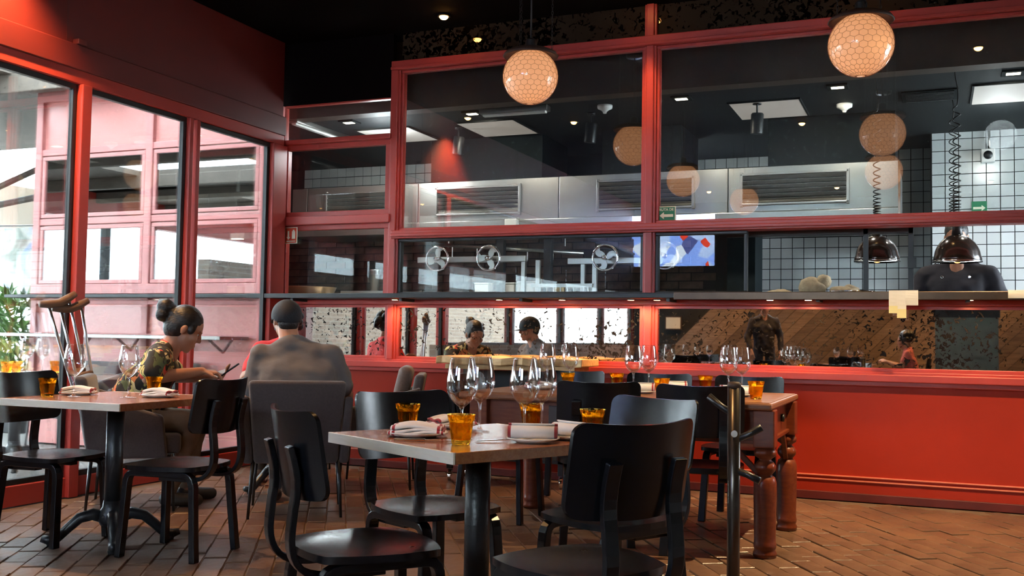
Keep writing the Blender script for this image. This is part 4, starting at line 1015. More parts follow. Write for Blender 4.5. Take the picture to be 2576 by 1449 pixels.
mx = nd(nt, 'ShaderNodeMixShader'); mx.inputs[0].default_value = .42; L(p.outputs[0], mx.inputs[1]); L(tr.outputs[0], mx.inputs[2]); L(mx.outputs[0], out.inputs[0])
M['amber'] = m
def make_tumbler(label, group):
    t = E('amber_tumbler', (0, 0, 0), 0, label, 'tumbler', group)
    fac = lambda k, z: 1.0 if (z > .066 or z < .004) else (1.0 - .035 * abs(math.sin(k / 36 * 9 * PI)))
    ou = [(.0, .0), (.026, .0), (.0285, .003), (.030, .012), (.0345, .04), (.0375, .060), (.0368, .066), (.0395, .072), (.0432, .088), (.0436, .091)]
    inn = [(.0415, .091), (.0408, .087), (.0368, .070), (.0340, .058), (.0305, .035), (.0270, .014), (.0, .012)]
    G().lathe(ou + inn, 36, facet=fac).build('tumbler_body', 'amber', t, auto=28)
    return t
def make_setting_parts():
    pass
def plate(loc, r, label, rz=0):
    t = E('side_plate', loc, rz, label, 'plate', 'white side plates')
    G().lathe([(0, .003), (r * .55, .003), (r * .6, .006), (r * .97, .0145), (r, .016), (r * .99, .0125), (r * .66, .002), (r * .6, 0), (0, 0)], 36).build('plate_body', 'ceramic', t, smooth=True)
    return t
m, nt = nodes('striped napkin linen'); L = nt.links.new
out = nd(nt, 'ShaderNodeOutputMaterial'); p = nd(nt, 'ShaderNodeBsdfPrincipled'); L(p.outputs[0], out.inputs[0]); p.inputs['Roughness'].default_value = .9; p.inputs['Sheen Weight'].default_value = .3
tc = nd(nt, 'ShaderNodeTexCoord'); sx = nd(nt, 'ShaderNodeSeparateXYZ'); L(tc.outputs['Object'], sx.inputs[0])
ab = nd(nt, 'ShaderNodeMath', operation='ABSOLUTE'); L(sx.outputs[0], ab.inputs[0])
r = nd(nt, 'ShaderNodeValToRGB'); mr = nd(nt, 'ShaderNodeMapRange'); L(ab.outputs[0], mr.inputs[0]); mr.inputs[1].default_value = .03; mr.inputs[2].default_value = .11; L(mr.outputs[0], r.inputs[0])
cr = r.color_ramp; cr.interpolation = 'CONSTANT'; cr.elements[0].position = 0; cr.elements[0].color = (.72, .68, .66, 1); cr.elements[1].position = .48; cr.elements[1].color = (.32, .02, .03, 1)
for ps, cc in ((.60, (.72, .68, .66, 1)), (.66, (.32, .02, .03, 1)), (.74, (.72, .68, .66, 1))): e = cr.elements.new(ps); e.color = cc
L(r.outputs[0], p.inputs['Base Color'])
nz = nd(nt, 'ShaderNodeTexNoise', i_Scale=160.0); L(tc.outputs['Object'], nz.inputs['Vector']); bp = nd(nt, 'ShaderNodeBump', i_Strength=.25, i_Distance=.002); L(nz.outputs[0], bp.inputs['Height']); L(bp.outputs[0], p.inputs['Normal'])
M['napkin'] = m
def napkin(loc, rz, label, rolled=False, w=.085, l=.095):
    t = E('cloth_napkin', loc, rz, label, 'napkin', 'striped cloth napkins')
    if rolled:
        g = G(); vs = []; fs = []; n = 40
        for lay, yy in enumerate((-l, l)):
            for i in range(n):
                q = i / (n - 1); a = q * 4.4 * PI; rr = .008 + .021 * q
                vs.append((rr * math.cos(a), yy, .030 + rr * math.sin(a) * .9))
        for i in range(n - 1): fs.append((i, i + 1, n + i + 1, n + i))
        T = Matrix.Rotation(PI / 2, 4, 'Z'); g.add(vs, fs, T)
        o = g.build('rolled_cloth', 'napkin', t, smooth=True); sm = o.modifiers.new('s', 'SOLIDIFY'); sm.thickness = .004
    else:
        for k in range(3):
            g = G(); vs = []; fs = []; nx, ny = 16, 8
            for lay in (0, 1):
                for i in range(nx + 1):
                    for j in range(ny + 1):
                        u = -1 + 2 * i / nx; v = -1 + 2 * j / ny; e_ = 1 - .25 * max(abs(u), abs(v)) ** 6
                        z = k * .011 + (.011 * e_ if lay else .0) + .005 * math.sin(u * 3 + k) + .003 * math.sin(v * 5 + k * 2)
                        vs.append((u * (l - .004 * k), v * (w * .62 - .003 * k), .004 + z))
            N = (nx + 1) * (ny + 1)
            for i in range(nx):
                for j in range(ny):
                    a = i * (ny + 1) + j; b = a + ny + 1; fs.append((a, a + 1, b + 1, b)); fs.append((N + a, N + b, N + b + 1, N + a + 1))
            rim = [i * (ny + 1) for i in range(nx + 1)] + [nx * (ny + 1) + j for j in range(1, ny + 1)] + [i * (ny + 1) + ny for i in range(nx - 1, -1, -1)] + [j for j in range(ny - 1, 0, -1)]
            for q in range(len(rim)):
                a, b = rim[q], rim[(q + 1) % len(rim)]; fs.append((a, b, N + b, N + a))
            g.add(vs, fs); g.build('folded_layer', 'napkin', t, smooth=True)
    return t
def fork(loc, rz, label):
    t = E('table_fork', loc, rz, label, 'fork', 'steel cutlery')
    G().strip([(-.09, 0, .003), (-.02, 0, .004), (.03, 0, .008), (.05, 0, .006)], .012, .0025, side=(0, 1, 0)).build('handle', 'chrome', t, bevel=.001)
    g = G(); g.strip([(.05, 0, .006), (.062, 0, .004)], .022, .002, side=(0, 1, 0))
    for k in range(4): g.strip([(.062, -.0085 + k * .0057, .004), (.10, -.0085 + k * .0057, .008)], .0032, .0018, side=(0, 1, 0))
    g.build('tines', 'chrome', t)
def knife(loc, rz, label):
    t = E('table_knife', loc, rz, label, 'knife', 'steel cutlery')
    G().strip([(-.10, 0, .004), (.0, 0, .005)], .014, .006, side=(0, 1, 0)).build('handle', 'chrome', t, bevel=.002)
    G().strip([(0, 0, .005), (.07, .0, .005), (.115, .002, .004)], .018, .0015, side=(0, 1, 0)).build('blade', 'chrome', t)
wg = None
def glass(x, y, z, lb):
    global wg
    if wg is None: wg = make_wineglass(lb, 'tall stemmed wine glasses'); wg.location = (x, y, z)
    else: copy_tree(wg, (x, y, z), x * 7, lb)
tb_ = None
def tumbler(x, y, z, lb):
    global tb_
    if tb_ is None: tb_ = make_tumbler(lb, 'amber glass tumblers'); tb_.location = (x, y, z)
    else: copy_tree(tb_, (x, y, z), x * 5, lb)
Z1 = .7205
glass(-1.405, 2.985, Z1, 'wine glass on the middle table, leftmost, behind the nearest amber tumbler')
glass(-1.46, 3.25, Z1, 'wine glass on the middle table, overlapping the leftmost one from behind')
glass(-1.255, 3.155, Z1, 'wine glass on the middle table, left one of the right-hand pair')
glass(-1.275, 3.37, Z1, 'wine glass on the middle table, rear one of the right-hand pair')
tumbler(-1.34, 2.845, Z1, 'amber tumbler nearest the camera at the front corner of the middle table')
tumbler(-1.70, 3.17, Z1, 'amber tumbler at the left corner of the middle table')
tumbler(-1.345, 3.445, Z1, 'amber tumbler seen between the stems of two wine glasses on the middle table')
tumbler(-1.065, 3.30, Z1, 'amber tumbler at the right of the middle table, above the dark chair back')
def setting(x, y, z, r, rz, lp, ln, rolled=False, cut=None):
    plate((x, y, z), r, lp); napkin((x, y, z + .0035), rz, ln, rolled, w=r * .9, l=r * .92)
setting(-1.565, 2.99, Z1, .10, .35, 'white plate under the folded napkin at the left of the middle table', 'thick folded striped napkin on the left plate of the middle table')
setting(-1.17, 3.015, Z1, .085, .3, 'white plate under the rolled napkin at the front right of the middle table', 'rolled striped napkin on the front right plate of the middle table', True)
setting(-1.605, 3.325, Z1, .09, 1.0, 'white plate at the rear left of the middle table', 'white napkin on the rear left plate of the middle table')
setting(-1.10, 3.165, Z1, .078, -.5, 'white plate beside the right tumbler on the middle table', 'striped napkin beside the right tumbler of the middle table', True)
fork((-1.26, 2.99, Z1), .7, 'steel fork left of the rolled napkin on the middle table')
knife((-1.47, 2.86, Z1), .35, 'steel knife in front of the folded napkin on the middle table')
glass(-3.93, 3.845, Z1, 'wine glass on the left table, in front of the crutches')
glass(-3.685, 3.955, Z1, 'wine glass on the left table, in front of the man in the floral shirt')
tumbler(-4.055, 3.80, Z1, 'amber tumbler on the left table, nearest the picture edge')
tumbler(-3.80, 4.26, Z1, 'amber tumbler on the left table, below the floral shirt')
setting(-4.04, 3.985, Z1, .09, .5, 'white plate behind the tumbler at the left of the left table', 'striped napkin behind the left tumbler of the left table')
setting(-3.60, 4.08, Z1, .09, .1, 'white plate at the right of the left table', 'white napkin at the right of the left table')
Z2 = .753
glass(-2.17, 5.82, Z2, 'wine glass at the left end of the carved table, left of its pair')
glass(-2.06, 5.93, Z2, 'wine glass at the left end of the carved table, right of its pair')
glass(-1.585, 5.66, Z2, 'wine glass in the middle of the carved table, in front of the red mullion')
glass(-1.565, 5.92, Z2, 'wine glass in the middle of the carved table, right of its pair')
glass(-1.075, 5.82, Z2, 'wine glass above the steel stand on the carved table, left of its pair')
glass(-1.025, 5.97, Z2, 'wine glass on the carved table, right of the pair above the steel stand')
tumbler(-2.01, 5.74, Z2, 'amber tumbler on the carved table, leftmost, above the near chair')
tumbler(-1.77, 5.95, Z2, 'amber tumbler at the back edge of the carved table, left of the wine glasses')
tumbler(-1.34, 5.34, Z2, 'amber tumbler on the carved table, between the two near chairs')
tumbler(-1.235, 5.96, Z2, 'amber tumbler at the back of the carved table, before the red panel')
tumbler(-.845, 5.345, Z2, 'amber tumbler at the right corner of the carved table')
setting(-1.50, 5.48, Z2, .095, .2, 'white plate in the middle of the carved table near side', 'striped napkin in the middle of the carved table near side', True)
setting(-2.10, 5.52, Z2, .095, .6, 'white plate at the left end of the carved table', 'striped napkin at the left end of the carved table')
setting(-.98, 5.52, Z2, .095, .1, 'white plate at the right end of the carved table', 'striped napkin at the right end of the carved table', True)
setting(-1.40, 5.84, Z2, .09, .3, 'white plate at the far side of the carved table', 'striped napkin at the far side of the carved table', True)

# ------------------------------------------------------------------ upholstered armchairs
def make_armchair(label, group):
    t = E('armchair', (0, 0, 0), 0, label, 'armchair', group)
    def pad(name, vs8, m='taupe', bev=.025):
        g = G(); g.add(vs8, [(0, 3, 2, 1), (4, 5, 6, 7), (0, 1, 5, 4), (1, 2, 6, 5), (2, 3, 7, 6), (3, 0, 4, 7)])
        o = g.build(name, m, t); b = o.modifiers.new('b', 'BEVEL'); b.width = bev; b.segments = 4
        me = o.data; me.polygons.foreach_set('use_smooth', [True] * len(me.polygons)); return o
    pad('seat_cushion', [(-.24, -.22, .33), (.24, -.22, .33), (.25, .27, .33), (-.25, .27, .33), (-.24, -.22, .44), (.24, -.22, .44), (.25, .27, .45), (-.25, .27, .45)])
    pad('backrest', [(-.235, -.25, .31), (.235, -.25, .31), (.235, -.17, .31), (-.235, -.17, .31), (-.275, -.33, .785), (.275, -.33, .785), (.27, -.26, .785), (-.27, -.26, .785)])
    for s in (-1, 1):
        v = [(s * .24, -.24, .31), (s * .295, -.24, .31), (s * .295, .2, .31), (s * .25, .2, .31), (s * .265, -.30, .70), (s * .315, -.30, .70), (s * .305, .17, .56), (s * .26, .17, .56)]
        if s < 0: v = [v[1], v[0], v[3], v[2], v[5], v[4], v[7], v[6]]
        pad('arm', v, bev=.018)
    for x in (-.24, .24):
        for y in (-.22, .22):
            G().tube([(x, y, .33), (x * 1.08, y * 1.1, 0)], [.012, .008], 8).build('leg', 'black_metal', t, smooth=True)
    for x in (-.24, .24): G().tube([(x, -.22, .32), (x, .22, .32)], .009, 6).build('side_rail', 'black_metal', t)
    return t
ac = make_armchair('taupe upholstered armchair under the man in the cap, seen from behind', 'taupe upholstered armchairs')
ac.location = (-3.495, 5.14, 0); ac.rotation_euler = (0, 0, face(-.55, .83))
copy_tree(ac, (-4.48, 4.88, 0), face(.78, .62), 'taupe upholstered armchair under the man in the floral shirt')
copy_tree(ac, (-4.46, 6.52, 0), face(.50, -.86), 'taupe upholstered armchair under the diner in red')
wa = copy_tree(ac, (-3.62, 6.32, 0), face(-.90, -.43), 'empty taupe armchair with a light cushion beside the red partition')
copy_tree(ac, (-6.72, 6.55, 0), face(-.2, -.98), 'taupe terrace armchair behind the glass, beyond the crutches')
copy_tree(ac, (-6.05, 6.75, 0), face(.1, -.99), 'taupe terrace armchair behind the glass, left of the seated men')
g = G(); g.box(-.19, .19, -.05, .05, -.2, .2); o = g.build('loose_cushion', 'taupe_light', wa); o.location = (0, -.155, .64); o.rotation_euler = (.22, 0, 0)
b = o.modifiers.new('b', 'BEVEL'); b.width = .045; b.segments = 5; o.data.polygons.foreach_set('use_smooth', [True] * len(o.data.polygons))

# terrace table
t = square_table((-6.42, 5.72, 0), .1, 'small dark-footed terrace table with glasses, seen through the glazed wall')
glass(-6.54, 5.92, Z1, 'wine glass outside on the terrace table, left of its pair')
glass(-6.40, 5.94, Z1, 'wine glass outside on the terrace table, right of its pair')
tumbler(-6.33, 5.55, Z1, 'amber tumbler outside on the terrace table, at the picture edge')
tumbler(-6.38, 5.68, Z1, 'amber tumbler outside on the terrace table, right of the edge one')
tumbler(-6.22, 5.90, Z1, 'amber tumbler outside on the terrace table, behind the crutches')
# diners' table
glass_pos = ((-4.02, 5.95),)
t = plate((-3.92, 5.88, Z1), .10, 'white plate on the table between the seated diners')
t = E('bread_basket', (-4.22, 5.98, Z1), .3, label='small tan bread basket on the table before the diner in red', cat='basket')
G().lathe([(0, 0), (.07, 0), (.095, .05), (.1, .055), (.09, .055), (.068, .008), (0, .008)], 24, facet=lambda k, z: 1 + .02 * (k % 2)).build('basket_body', 'sack', t)
G().ell((0, 0, .045), (.07, .05, .03)).build('bread_roll', mat('bread crust', (.42, .2, .07), .7, var=.3), t, smooth=True)

# ------------------------------------------------------------------ serving cart with a live edge slab
t = E('serving_cart', (-2.80, 6.86, 0), 0, 'wheeled serving cart with a raw live-edge timber top against the partition', 'cart')
g = G(); vs = []; fs = []; n = 28; rs = random.Random(9)
for lay, z in enumerate((.85, .905)):
    for i in range(n + 1):
        x = -.56 + 1.13 * i / n; w = .012 * math.sin(i * 1.3) + .008 * math.sin(i * 2.9)
        vs += [(x, -.19 + w + (.008 if lay else 0), z + .006 * math.sin(i * .9)), (x, .20 + w, z + .006 * math.sin(i * .9))]
m_ = 2 * (n + 1)
for i in range(n):
    a = 2 * i; fs += [(a, a + 2, a + 3, a + 1), (m_ + a, m_ + a + 1, m_ + a + 3, m_ + a + 2), (a, m_ + a, m_ + a + 2, a + 2), (a + 1, a + 3, m_ + a + 3, m_ + a + 1)]
fs += [(0, 1, m_ + 1, m_), (2 * n, m_ + 2 * n, m_ + 2 * n + 1, 2 * n + 1)]
g.add(vs, fs); g.build('slab_top', 'slab', t, bevel=.008)
boxo('under_frame', 'slab', -.50, .50, -.15, .17, .815, .85, t, bevel=.004)
for x in (-.46, .40):
    for y in (-.12, .14): boxo('leg', 'black_metal', x - .02, x + .02, y - .02, y + .02, .09, .82, t, bevel=.003)
boxo('lower_shelf', 'black_metal', -.48, .42, -.14, .16, .17, .195, t, bevel=.003)
boxo('back_panel', 'black_metal', -.46, .40, .14, .15, .2, .8, t)
for x in (-.46, .40):
    for y in (-.12, .14):
        cw = G().lathe([(0, -.012), (.036, -.012), (.040, -.008), (.040, .008), (.036, .012), (0, .012)], 20, TR((x, y, .041), (0, PI / 2, .3))).build('caster_wheel', 'chrome', t, auto=40)
        G().strip([(x, y, .045), (x, y + .012, .085)], .04, .006).build('caster_fork', 'chrome', cw)

# ------------------------------------------------------------------ steel bag stand in front of the carved table
t = E('coat_stand', (-.65, 3.63, 0), .4, 'dark steel hook stand with angled pegs, in front of the carved table', 'stand')
G().tube([(0, 0, .02), (0, 0, .89)], .0225, 20).build('pole', mat('gunmetal tube', (.10, .085, .07), .28, metal=.85, var=.2), t, smooth=True)
G().lathe([(0, .885), (.024, .885), (.024, .897), (.018, .905), (0, .907)], 20).build('pole_cap', 'bulk', t, smooth=True)
G().lathe([(0, 0), (.12, 0), (.125, .008), (.115, .016), (.04, .024), (.03, .05), (0, .05)], 32).build('base', 'iron', t, smooth=True)
for z, an, up in ((.79, PI * .93, .055), (.70, .1, .045), (.665, PI * .55, .05), (.60, -.2, -.03)):
    c, s = math.cos(an - .4), math.sin(an - .4)
    G().tube([(0, 0, z), (c * .05, s * .05, z + up * .5), (c * .095, s * .095, z + up * 1.1)], [.012, .012, .0135], 10).build('peg', 'iron', t, smooth=True)
G().lathe([(0, 0), (.012, 0), (.012, .001), (0, .001)], 20, TR((-.004, -.0222, .725), (PI / 2, 0, .15))).build('maker_sticker', 'white', t)

# ------------------------------------------------------------------ crutches against the mullion
def crutch(ax, ay, tx, ty, tz, label, yaw=0):
    t = E('crutch', (ax, ay, 0), 0, label, 'crutch', 'pair of aluminium crutches')
    foot = Vector((0, 0, .012)); top = Vector((tx - ax, ty - ay, tz)); d = (top - foot).normalized()
    s = Vector((.30, .95, 0)); s = (s - d * s.dot(d)).normalized(); L_ = (top - foot).length
    P = lambda q, w: foot + d * (L_ * q) + s * w
    G().tube([P(.02, 0), P(.38, 0)], .011, 10).build('lower_shaft', 'alu', t, smooth=True)
    for w in (-1, 1):
        G().tube([P(.26, w * .014), P(.34, w * .03), P(.55, w * .045), P(.80, w * .058), P(.985, w * .066)], .0095, 10).build('side_tube', 'alu', t, smooth=True)
        for q in (.50, .55, .60): G().tube([P(q, w * .043) - d.cross(s) * .012, P(q, w * .043) + d.cross(s) * .012], .003, 6).build('adjust_pin', 'chrome', t)
    n_ = d.cross(s)
    g = G(); g.tube([P(1.0, -.115) + d * .012, P(1.0, -.06) - d * .004, P(1.0, 0) - d * .016, P(1.0, .06) - d * .004, P(1.0, .115) + d * .012], [.02, .026, .027, .026, .02], 12); g.build('underarm_pad', 'leather', t, smooth=True)
    G().tube([P(.64, -.055), P(.64, 0), P(.64, .055)], [.016, .021, .016], 12).build('hand_grip', 'leather', t, smooth=True)
    G().tube([P(.0, 0), P(.035, 0)], [.022, .015], 12).build('rubber_tip', 'black_metal', t, smooth=True)
crutch(-4.88, 5.08, -4.955, 4.80, 1.20, 'aluminium crutch with a brown pad leaning on the red mullion, front one')
crutch(-4.93, 5.13, -4.975, 4.72, 1.23, 'aluminium crutch with a brown pad leaning on the red mullion, rear one')

# ------------------------------------------------------------------ things behind the camera that the mirrors show
for (x, y, rz, lb) in ((-3.3, -.9, .2, 'square wooden table reflected in the long mirror, nearer the parapet'), (-1.2, -1.8, .1, 'square wooden table reflected at the right of the long mirror')):
    square_table((x, y, 0), rz, lb)
    for k, (dx, dy) in enumerate(((-.15, .1), (.18, -.05), (.05, .2))):
        glass(x + dx, y + dy, Z1, ('wine glass reflected in the mirror, on the table nearer the parapet' if x < -2 else 'wine glass reflected in the mirror, on the table at the right') + ', ' + ('left', 'middle', 'rear')[k])
    for k, (fx, fy) in enumerate(((0, 1), (0, -1))):
        copy_tree(proto, (x - fx * .5, y - fy * .5, 0), face(fx, fy), 'black bentwood chair reflected in the mirror, ' + ('near' if k else 'far') + ' side of the ' + ('parapet table' if x < -2 else 'right-hand reflected table'))
t = E('room_divider', (.42, -1.0, 0), 0, 'grey-green high divider reflected at the right of the mirror', 'divider')
boxo('divider_panel', mat('grey green laminate', (.19, .22, .19), .6, var=.1), -.4, .4, -.03, .03, .1, 1.42, t, bevel=.004); boxo('divider_cap', 'black_metal', -.42, .42, -.035, .035, 1.42, 1.6, t)
for x in (-.36, .36): boxo('divider_foot', 'black_metal', x - .03, x + .03, -.15, .15, 0, .1, t)
for (x, z, w, h, lb) in ((-4.3, 1.35, .3, .24, 'white framed notice on the plank wall, reflected right of the mullion'), (-4.75, 1.62, .35, .16, 'white framed notice reflected at the top of the mirror by the mullion')):
    t = E('framed_notice', (x, -3.56, z), 0, lb, 'notice', 'white notices on the plank wall')
    boxo('notice_frame', 'bulk', -w / 2, w / 2, -.01, .015, -h / 2, h / 2, t); boxo('notice_sheet', 'paper', -w / 2 + .02, w / 2 - .02, .014, .018, -h / 2 + .02, h / 2 - .02, t)
# television on the rear wall whose picture shows in the kitchen glass
m, nt = nodes('tv picture'); L = nt.links.new
out = nd(nt, 'ShaderNodeOutputMaterial'); e = nd(nt, 'ShaderNodeEmission'); L(e.outputs[0], out.inputs[0]); e.inputs[1].default_value = 13
tc = nd(nt, 'ShaderNodeTexCoord'); v = nd(nt, 'ShaderNodeTexVoronoi', i_Scale=4.5); L(tc.outputs['Object'], v.inputs['Vector'])
hs = nd(nt, 'ShaderNodeSeparateColor'); L(v.outputs['Color'], hs.inputs[0]); r = nd(nt, 'ShaderNodeValToRGB'); L(hs.outputs[0], r.inputs[0]); r.color_ramp.interpolation = 'CONSTANT'
r.color_ramp.elements[0].color = (.25, .42, 1.0, 1); r.color_ramp.elements[1].position = .86; r.color_ramp.elements[1].color = (.8, .06, .03, 1)
for ps, cc in ((.35, (.5, .66, 1.0, 1)), (.6, (.75, .85, 1.0, 1)), (.75, (.08, .1, .3, 1))): q = r.color_ramp.elements.new(ps); q.color = cc
L(r.outputs[0], e.inputs[0]); M['tv'] = m
t = E('television', (-4.35, -3.45, 2.33), 0, 'wide television on the rear wall, its blue picture reflected in the kitchen glass', 'television')
boxo('tv_body', 'black_metal', -.83, .83, -.06, 0, 0, .98, t, bevel=.01); boxo('tv_screen', 'tv', -.80, .80, 0.0, .004, .03, .95, t); boxo('wall_mount', 'black_metal', -.15, .15, -.12, -.06, .3, .7, t)
# ------------------------------------------------------------------ people
M['skin'] = mat('warm skin', (.42, .20, .115), .5, var=.06, vscale=12)
M['skin_tan'] = mat('tan skin', (.36, .165, .095), .5, var=.06, vscale=12)
M['hair'] = mat('dark brown hair', (.007, .005, .0045), .45, var=.5, vscale=60, bump=.5, bscale=90, stretch=(1, .35, 1))
M['tshirt'] = mat('grey brown cotton', (.115, .108, .108), .9, var=.08, vscale=10, bump=.9, bscale=7, sheen=.2, stretch=(1, 1, 1.6))
M['jeans'] = mat('dark trousers', (.03, .033, .04), .85, var=.2)
M['khaki'] = mat('khaki trousers', (.16, .11, .07), .85, var=.2)
M['red_knit'] = mat('bright red cotton', (.62, .02, .02), .8, var=.1, bump=.2, bscale=20)
M['pink_knit'] = mat('salmon pink cotton', (.62, .16, .14), .85, var=.1)
M['chef_black'] = mat('black chef cotton', (.014, .012, .018), .8, var=.2, bump=.3, bscale=12)
M['shoe'] = mat('dark shoe leather', (.03, .022, .018), .5)
M['eye_white'] = mat('eye white', (.38, .35, .32), .2)
M['eye_dark'] = mat('eye iris', (.012, .008, .006), .15)
M['navy_cap'] = mat('dark navy cap cotton', (.006, .009, .014), .75, var=.15, bump=.2, bscale=120)
m, nt = nodes('tropical print cotton'); L = nt.links.new
out = nd(nt, 'ShaderNodeOutputMaterial'); p = nd(nt, 'ShaderNodeBsdfPrincipled'); L(p.outputs[0], out.inputs[0]); p.inputs['Roughness'].default_value = .85
tc = nd(nt, 'ShaderNodeTexCoord'); mp = nd(nt, 'ShaderNodeMapping'); mp.inputs['Scale'].default_value = (1, 1, .8); L(tc.outputs['Object'], mp.inputs[0])
nz = nd(nt, 'ShaderNodeTexNoise', i_Scale=7.0, i_Detail=2.0); L(mp.outputs[0], nz.inputs['Vector'])
av = nd(nt, 'ShaderNodeMixRGB'); av.inputs[0].default_value = .16; L(mp.outputs[0], av.inputs[1]); L(nz.outputs['Color'], av.inputs[2])
v1 = nd(nt, 'ShaderNodeTexVoronoi', i_Scale=24.0); L(av.outputs[0], v1.inputs['Vector'])
sc_ = nd(nt, 'ShaderNodeSeparateColor'); L(v1.outputs['Color'], sc_.inputs[0])
r1_ = nd(nt, 'ShaderNodeValToRGB'); r1_.color_ramp.interpolation = 'CONSTANT'; L(sc_.outputs[1], r1_.inputs[0])
r1_.color_ramp.elements[0].color = (.020, .016, .012, 1); r1_.color_ramp.elements[1].position = .88; r1_.color_ramp.elements[1].color = (.62, .07, .035, 1)
for ps, cc in ((.24, (.50, .42, .14, 1)), (.42, (.07, .09, .035, 1)), (.52, (.62, .50, .26, 1)), (.68, (.02, .015, .012, 1)), (.76, (.50, .16, .05, 1))): q = r1_.color_ramp.elements.new(ps); q.color = cc
w1 = nd(nt, 'ShaderNodeTexNoise', i_Scale=15.0, i_Detail=2.0, i_Distortion=1.5); L(mp.outputs[0], w1.inputs['Vector'])
mr_ = nd(nt, 'ShaderNodeMapRange'); L(w1.outputs[0], mr_.inputs[0]); mr_.inputs[1].default_value = .46; mr_.inputs[2].default_value = .49
mx = nd(nt, 'ShaderNodeMixRGB'); mx.inputs[1].default_value = (.022, .018, .012, 1); L(mr_.outputs[0], mx.inputs[0]); L(r1_.outputs[0], mx.inputs[2]); L(mx.outputs[0], p.inputs['Base Color'])
M['floral'] = m

def blob(name, g, m, parent, vox=.0085, it=5, label=None):
    me = bpy.data.meshes.new(name); me.from_pydata([tuple(v) for v in g.v], [], g.f)
    bm = bmesh.new(); bm.from_mesh(me); bmesh.ops.recalc_face_normals(bm, faces=bm.faces); bm.to_mesh(me); bm.free()
    o = ob(name, me, m, parent, label=label)
    r = o.modifiers.new('remesh', 'REMESH'); r.mode = 'VOXEL'; r.voxel_size = vox; r.use_smooth_shade = True
    s = o.modifiers.new('smooth', 'SMOOTH'); s.factor = .5; s.iterations = it
    if name in ('shirt', 'trousers'):
        tx = bpy.data.textures.get('cloth folds') or bpy.data.textures.new('cloth folds', 'CLOUDS'); tx.noise_scale = .11; tx.noise_depth = 1
        dm = o.modifiers.new('folds', 'DISPLACE'); dm.texture = tx; dm.texture_coords = 'LOCAL'; dm.strength = .030; dm.mid_level = .5
    return o
def head_parts(T, skin, hair, parent, hairy='short', eyes=True):
    """adds skull and face to the skin collector; eyes, brows and hair as parts"""
    skin.ell((0, -.006, .028), (.074, .093, .090), T, 20, 14); skin.ell((0, .022, -.038), (.059, .066, .074), T, 18, 12)
    skin.ell((0, .064, -.088), (.026, .022, .022), T); skin.cap((0, .082, .018), (0, .100, -.018), .0085, .0125, T=T)
    skin.ell((.011, .092, -.023), (.008, .011, .007), T); skin.ell((-.011, .092, -.023), (.008, .011, .007), T)
    skin.ell((0, .074, .028), (.052, .018, .012), T); skin.ell((0, .084, -.052), (.024, .014, .0075), T); skin.ell((0, .082, -.064), (.021, .014, .008), T)
    for s in (-1, 1):
        skin.ell((s * .038, .058, -.018), (.026, .026, .026), T); skin.ell((s * .075, -.008, -.004), (.010, .016, .029), T)
        if eyes:
            G().ell((s * .031, .0720, .008), (.0105, .0085, .0072), T).build('eye', 'eye_white', parent, smooth=True)
            G().ell((s * .0315, .0785, .008), (.0052, .003, .0055), T).build('iris', 'eye_dark', parent, smooth=True)
        G().cap((s * .016, .0875, .0275), (s * .046, .074, .029), .0038, .003, T=T).build('eyebrow', 'hair', parent, smooth=True)
    if hairy:
        h = G(); h.ell((0, -.020, .042), (.081, .098, .092), T, 20, 14)
        if hairy == 'bun':
            h.ell((0, -.045, .0), (.076, .075, .085), T); h.ell((0, -.150, .055), (.046, .05, .048), T); h.ell((.012, -.142, .012), (.036, .04, .04), T); h.cap((0, -.10, .045), (0, -.15, .055), .045, .035, T=T)
            for k in range(6): h.cap((0, -.165, .055), (random.uniform(-.03, .03), -.188 - random.random() * .012, .03 + random.random() * .05), .012, .007, 6, T)
            for s in (-1, 1): h.ell((s * .066, .030, .016), (.014, .020, .030), T)
        elif hairy == 'curly':
            for k in range(46):
                a = random.uniform(0, 2 * PI); b = random.uniform(-.6, 1.4); h.ell((.09 * math.cos(a) * math.cos(b), -.03 + .09 * math.sin(a) * math.cos(b) - .02, .04 + .1 * math.sin(b)), (.034, .034, .034), T, 8, 6)
        elif hairy == 'short':
            h.ell((0, -.05, -.01), (.07, .06, .07), T)
        blob('hair', h, 'hair', parent, .007, 3)
def hand_parts(g, wrist, d, n, side, curl=.5):
    """palm, four unequal bent fingers and a thumb; d points along the hand, n out of the palm"""
    w = Vector(wrist); d = Vector(d).normalized(); n = Vector(n); n = (n - d * n.dot(d)).normalized(); s = d.cross(n) * side
    for q in (-.024, -.008, .008, .024): g.cap(w + s * q * .75, w + d * .082 + s * q * 1.15, .0135, .0125, 8)
    for k, (off, ln) in enumerate(((-.030, .062), (-.010, .078), (.010, .082), (.029, .072))):
        p0 = w + d * .082 + s * off; a = curl * (.55 + .12 * k); dd = d
        for f_ in (.45, .30, .25):
            dd = (dd * math.cos(a) + n * math.sin(a)).normalized(); p1 = p0 + dd * ln * f_; g.cap(p0, p1, .0092 if f_ > .4 else .0082, .008 if f_ > .28 else .0072, 8); p0 = p1; 
            n2 = (n - dd * n.dot(dd)).normalized(); a *= .9
    b = w + d * .028 + s * .030; t1 = b + (d * .7 + s * .75 + n * .25).normalized() * .036; t2 = t1 + (d * .9 + s * .15 + n * .35).normalized() * .03
    g.cap(b, t1, .013, .0105, 8); g.cap(t1, t2, .0105, .0085, 8)
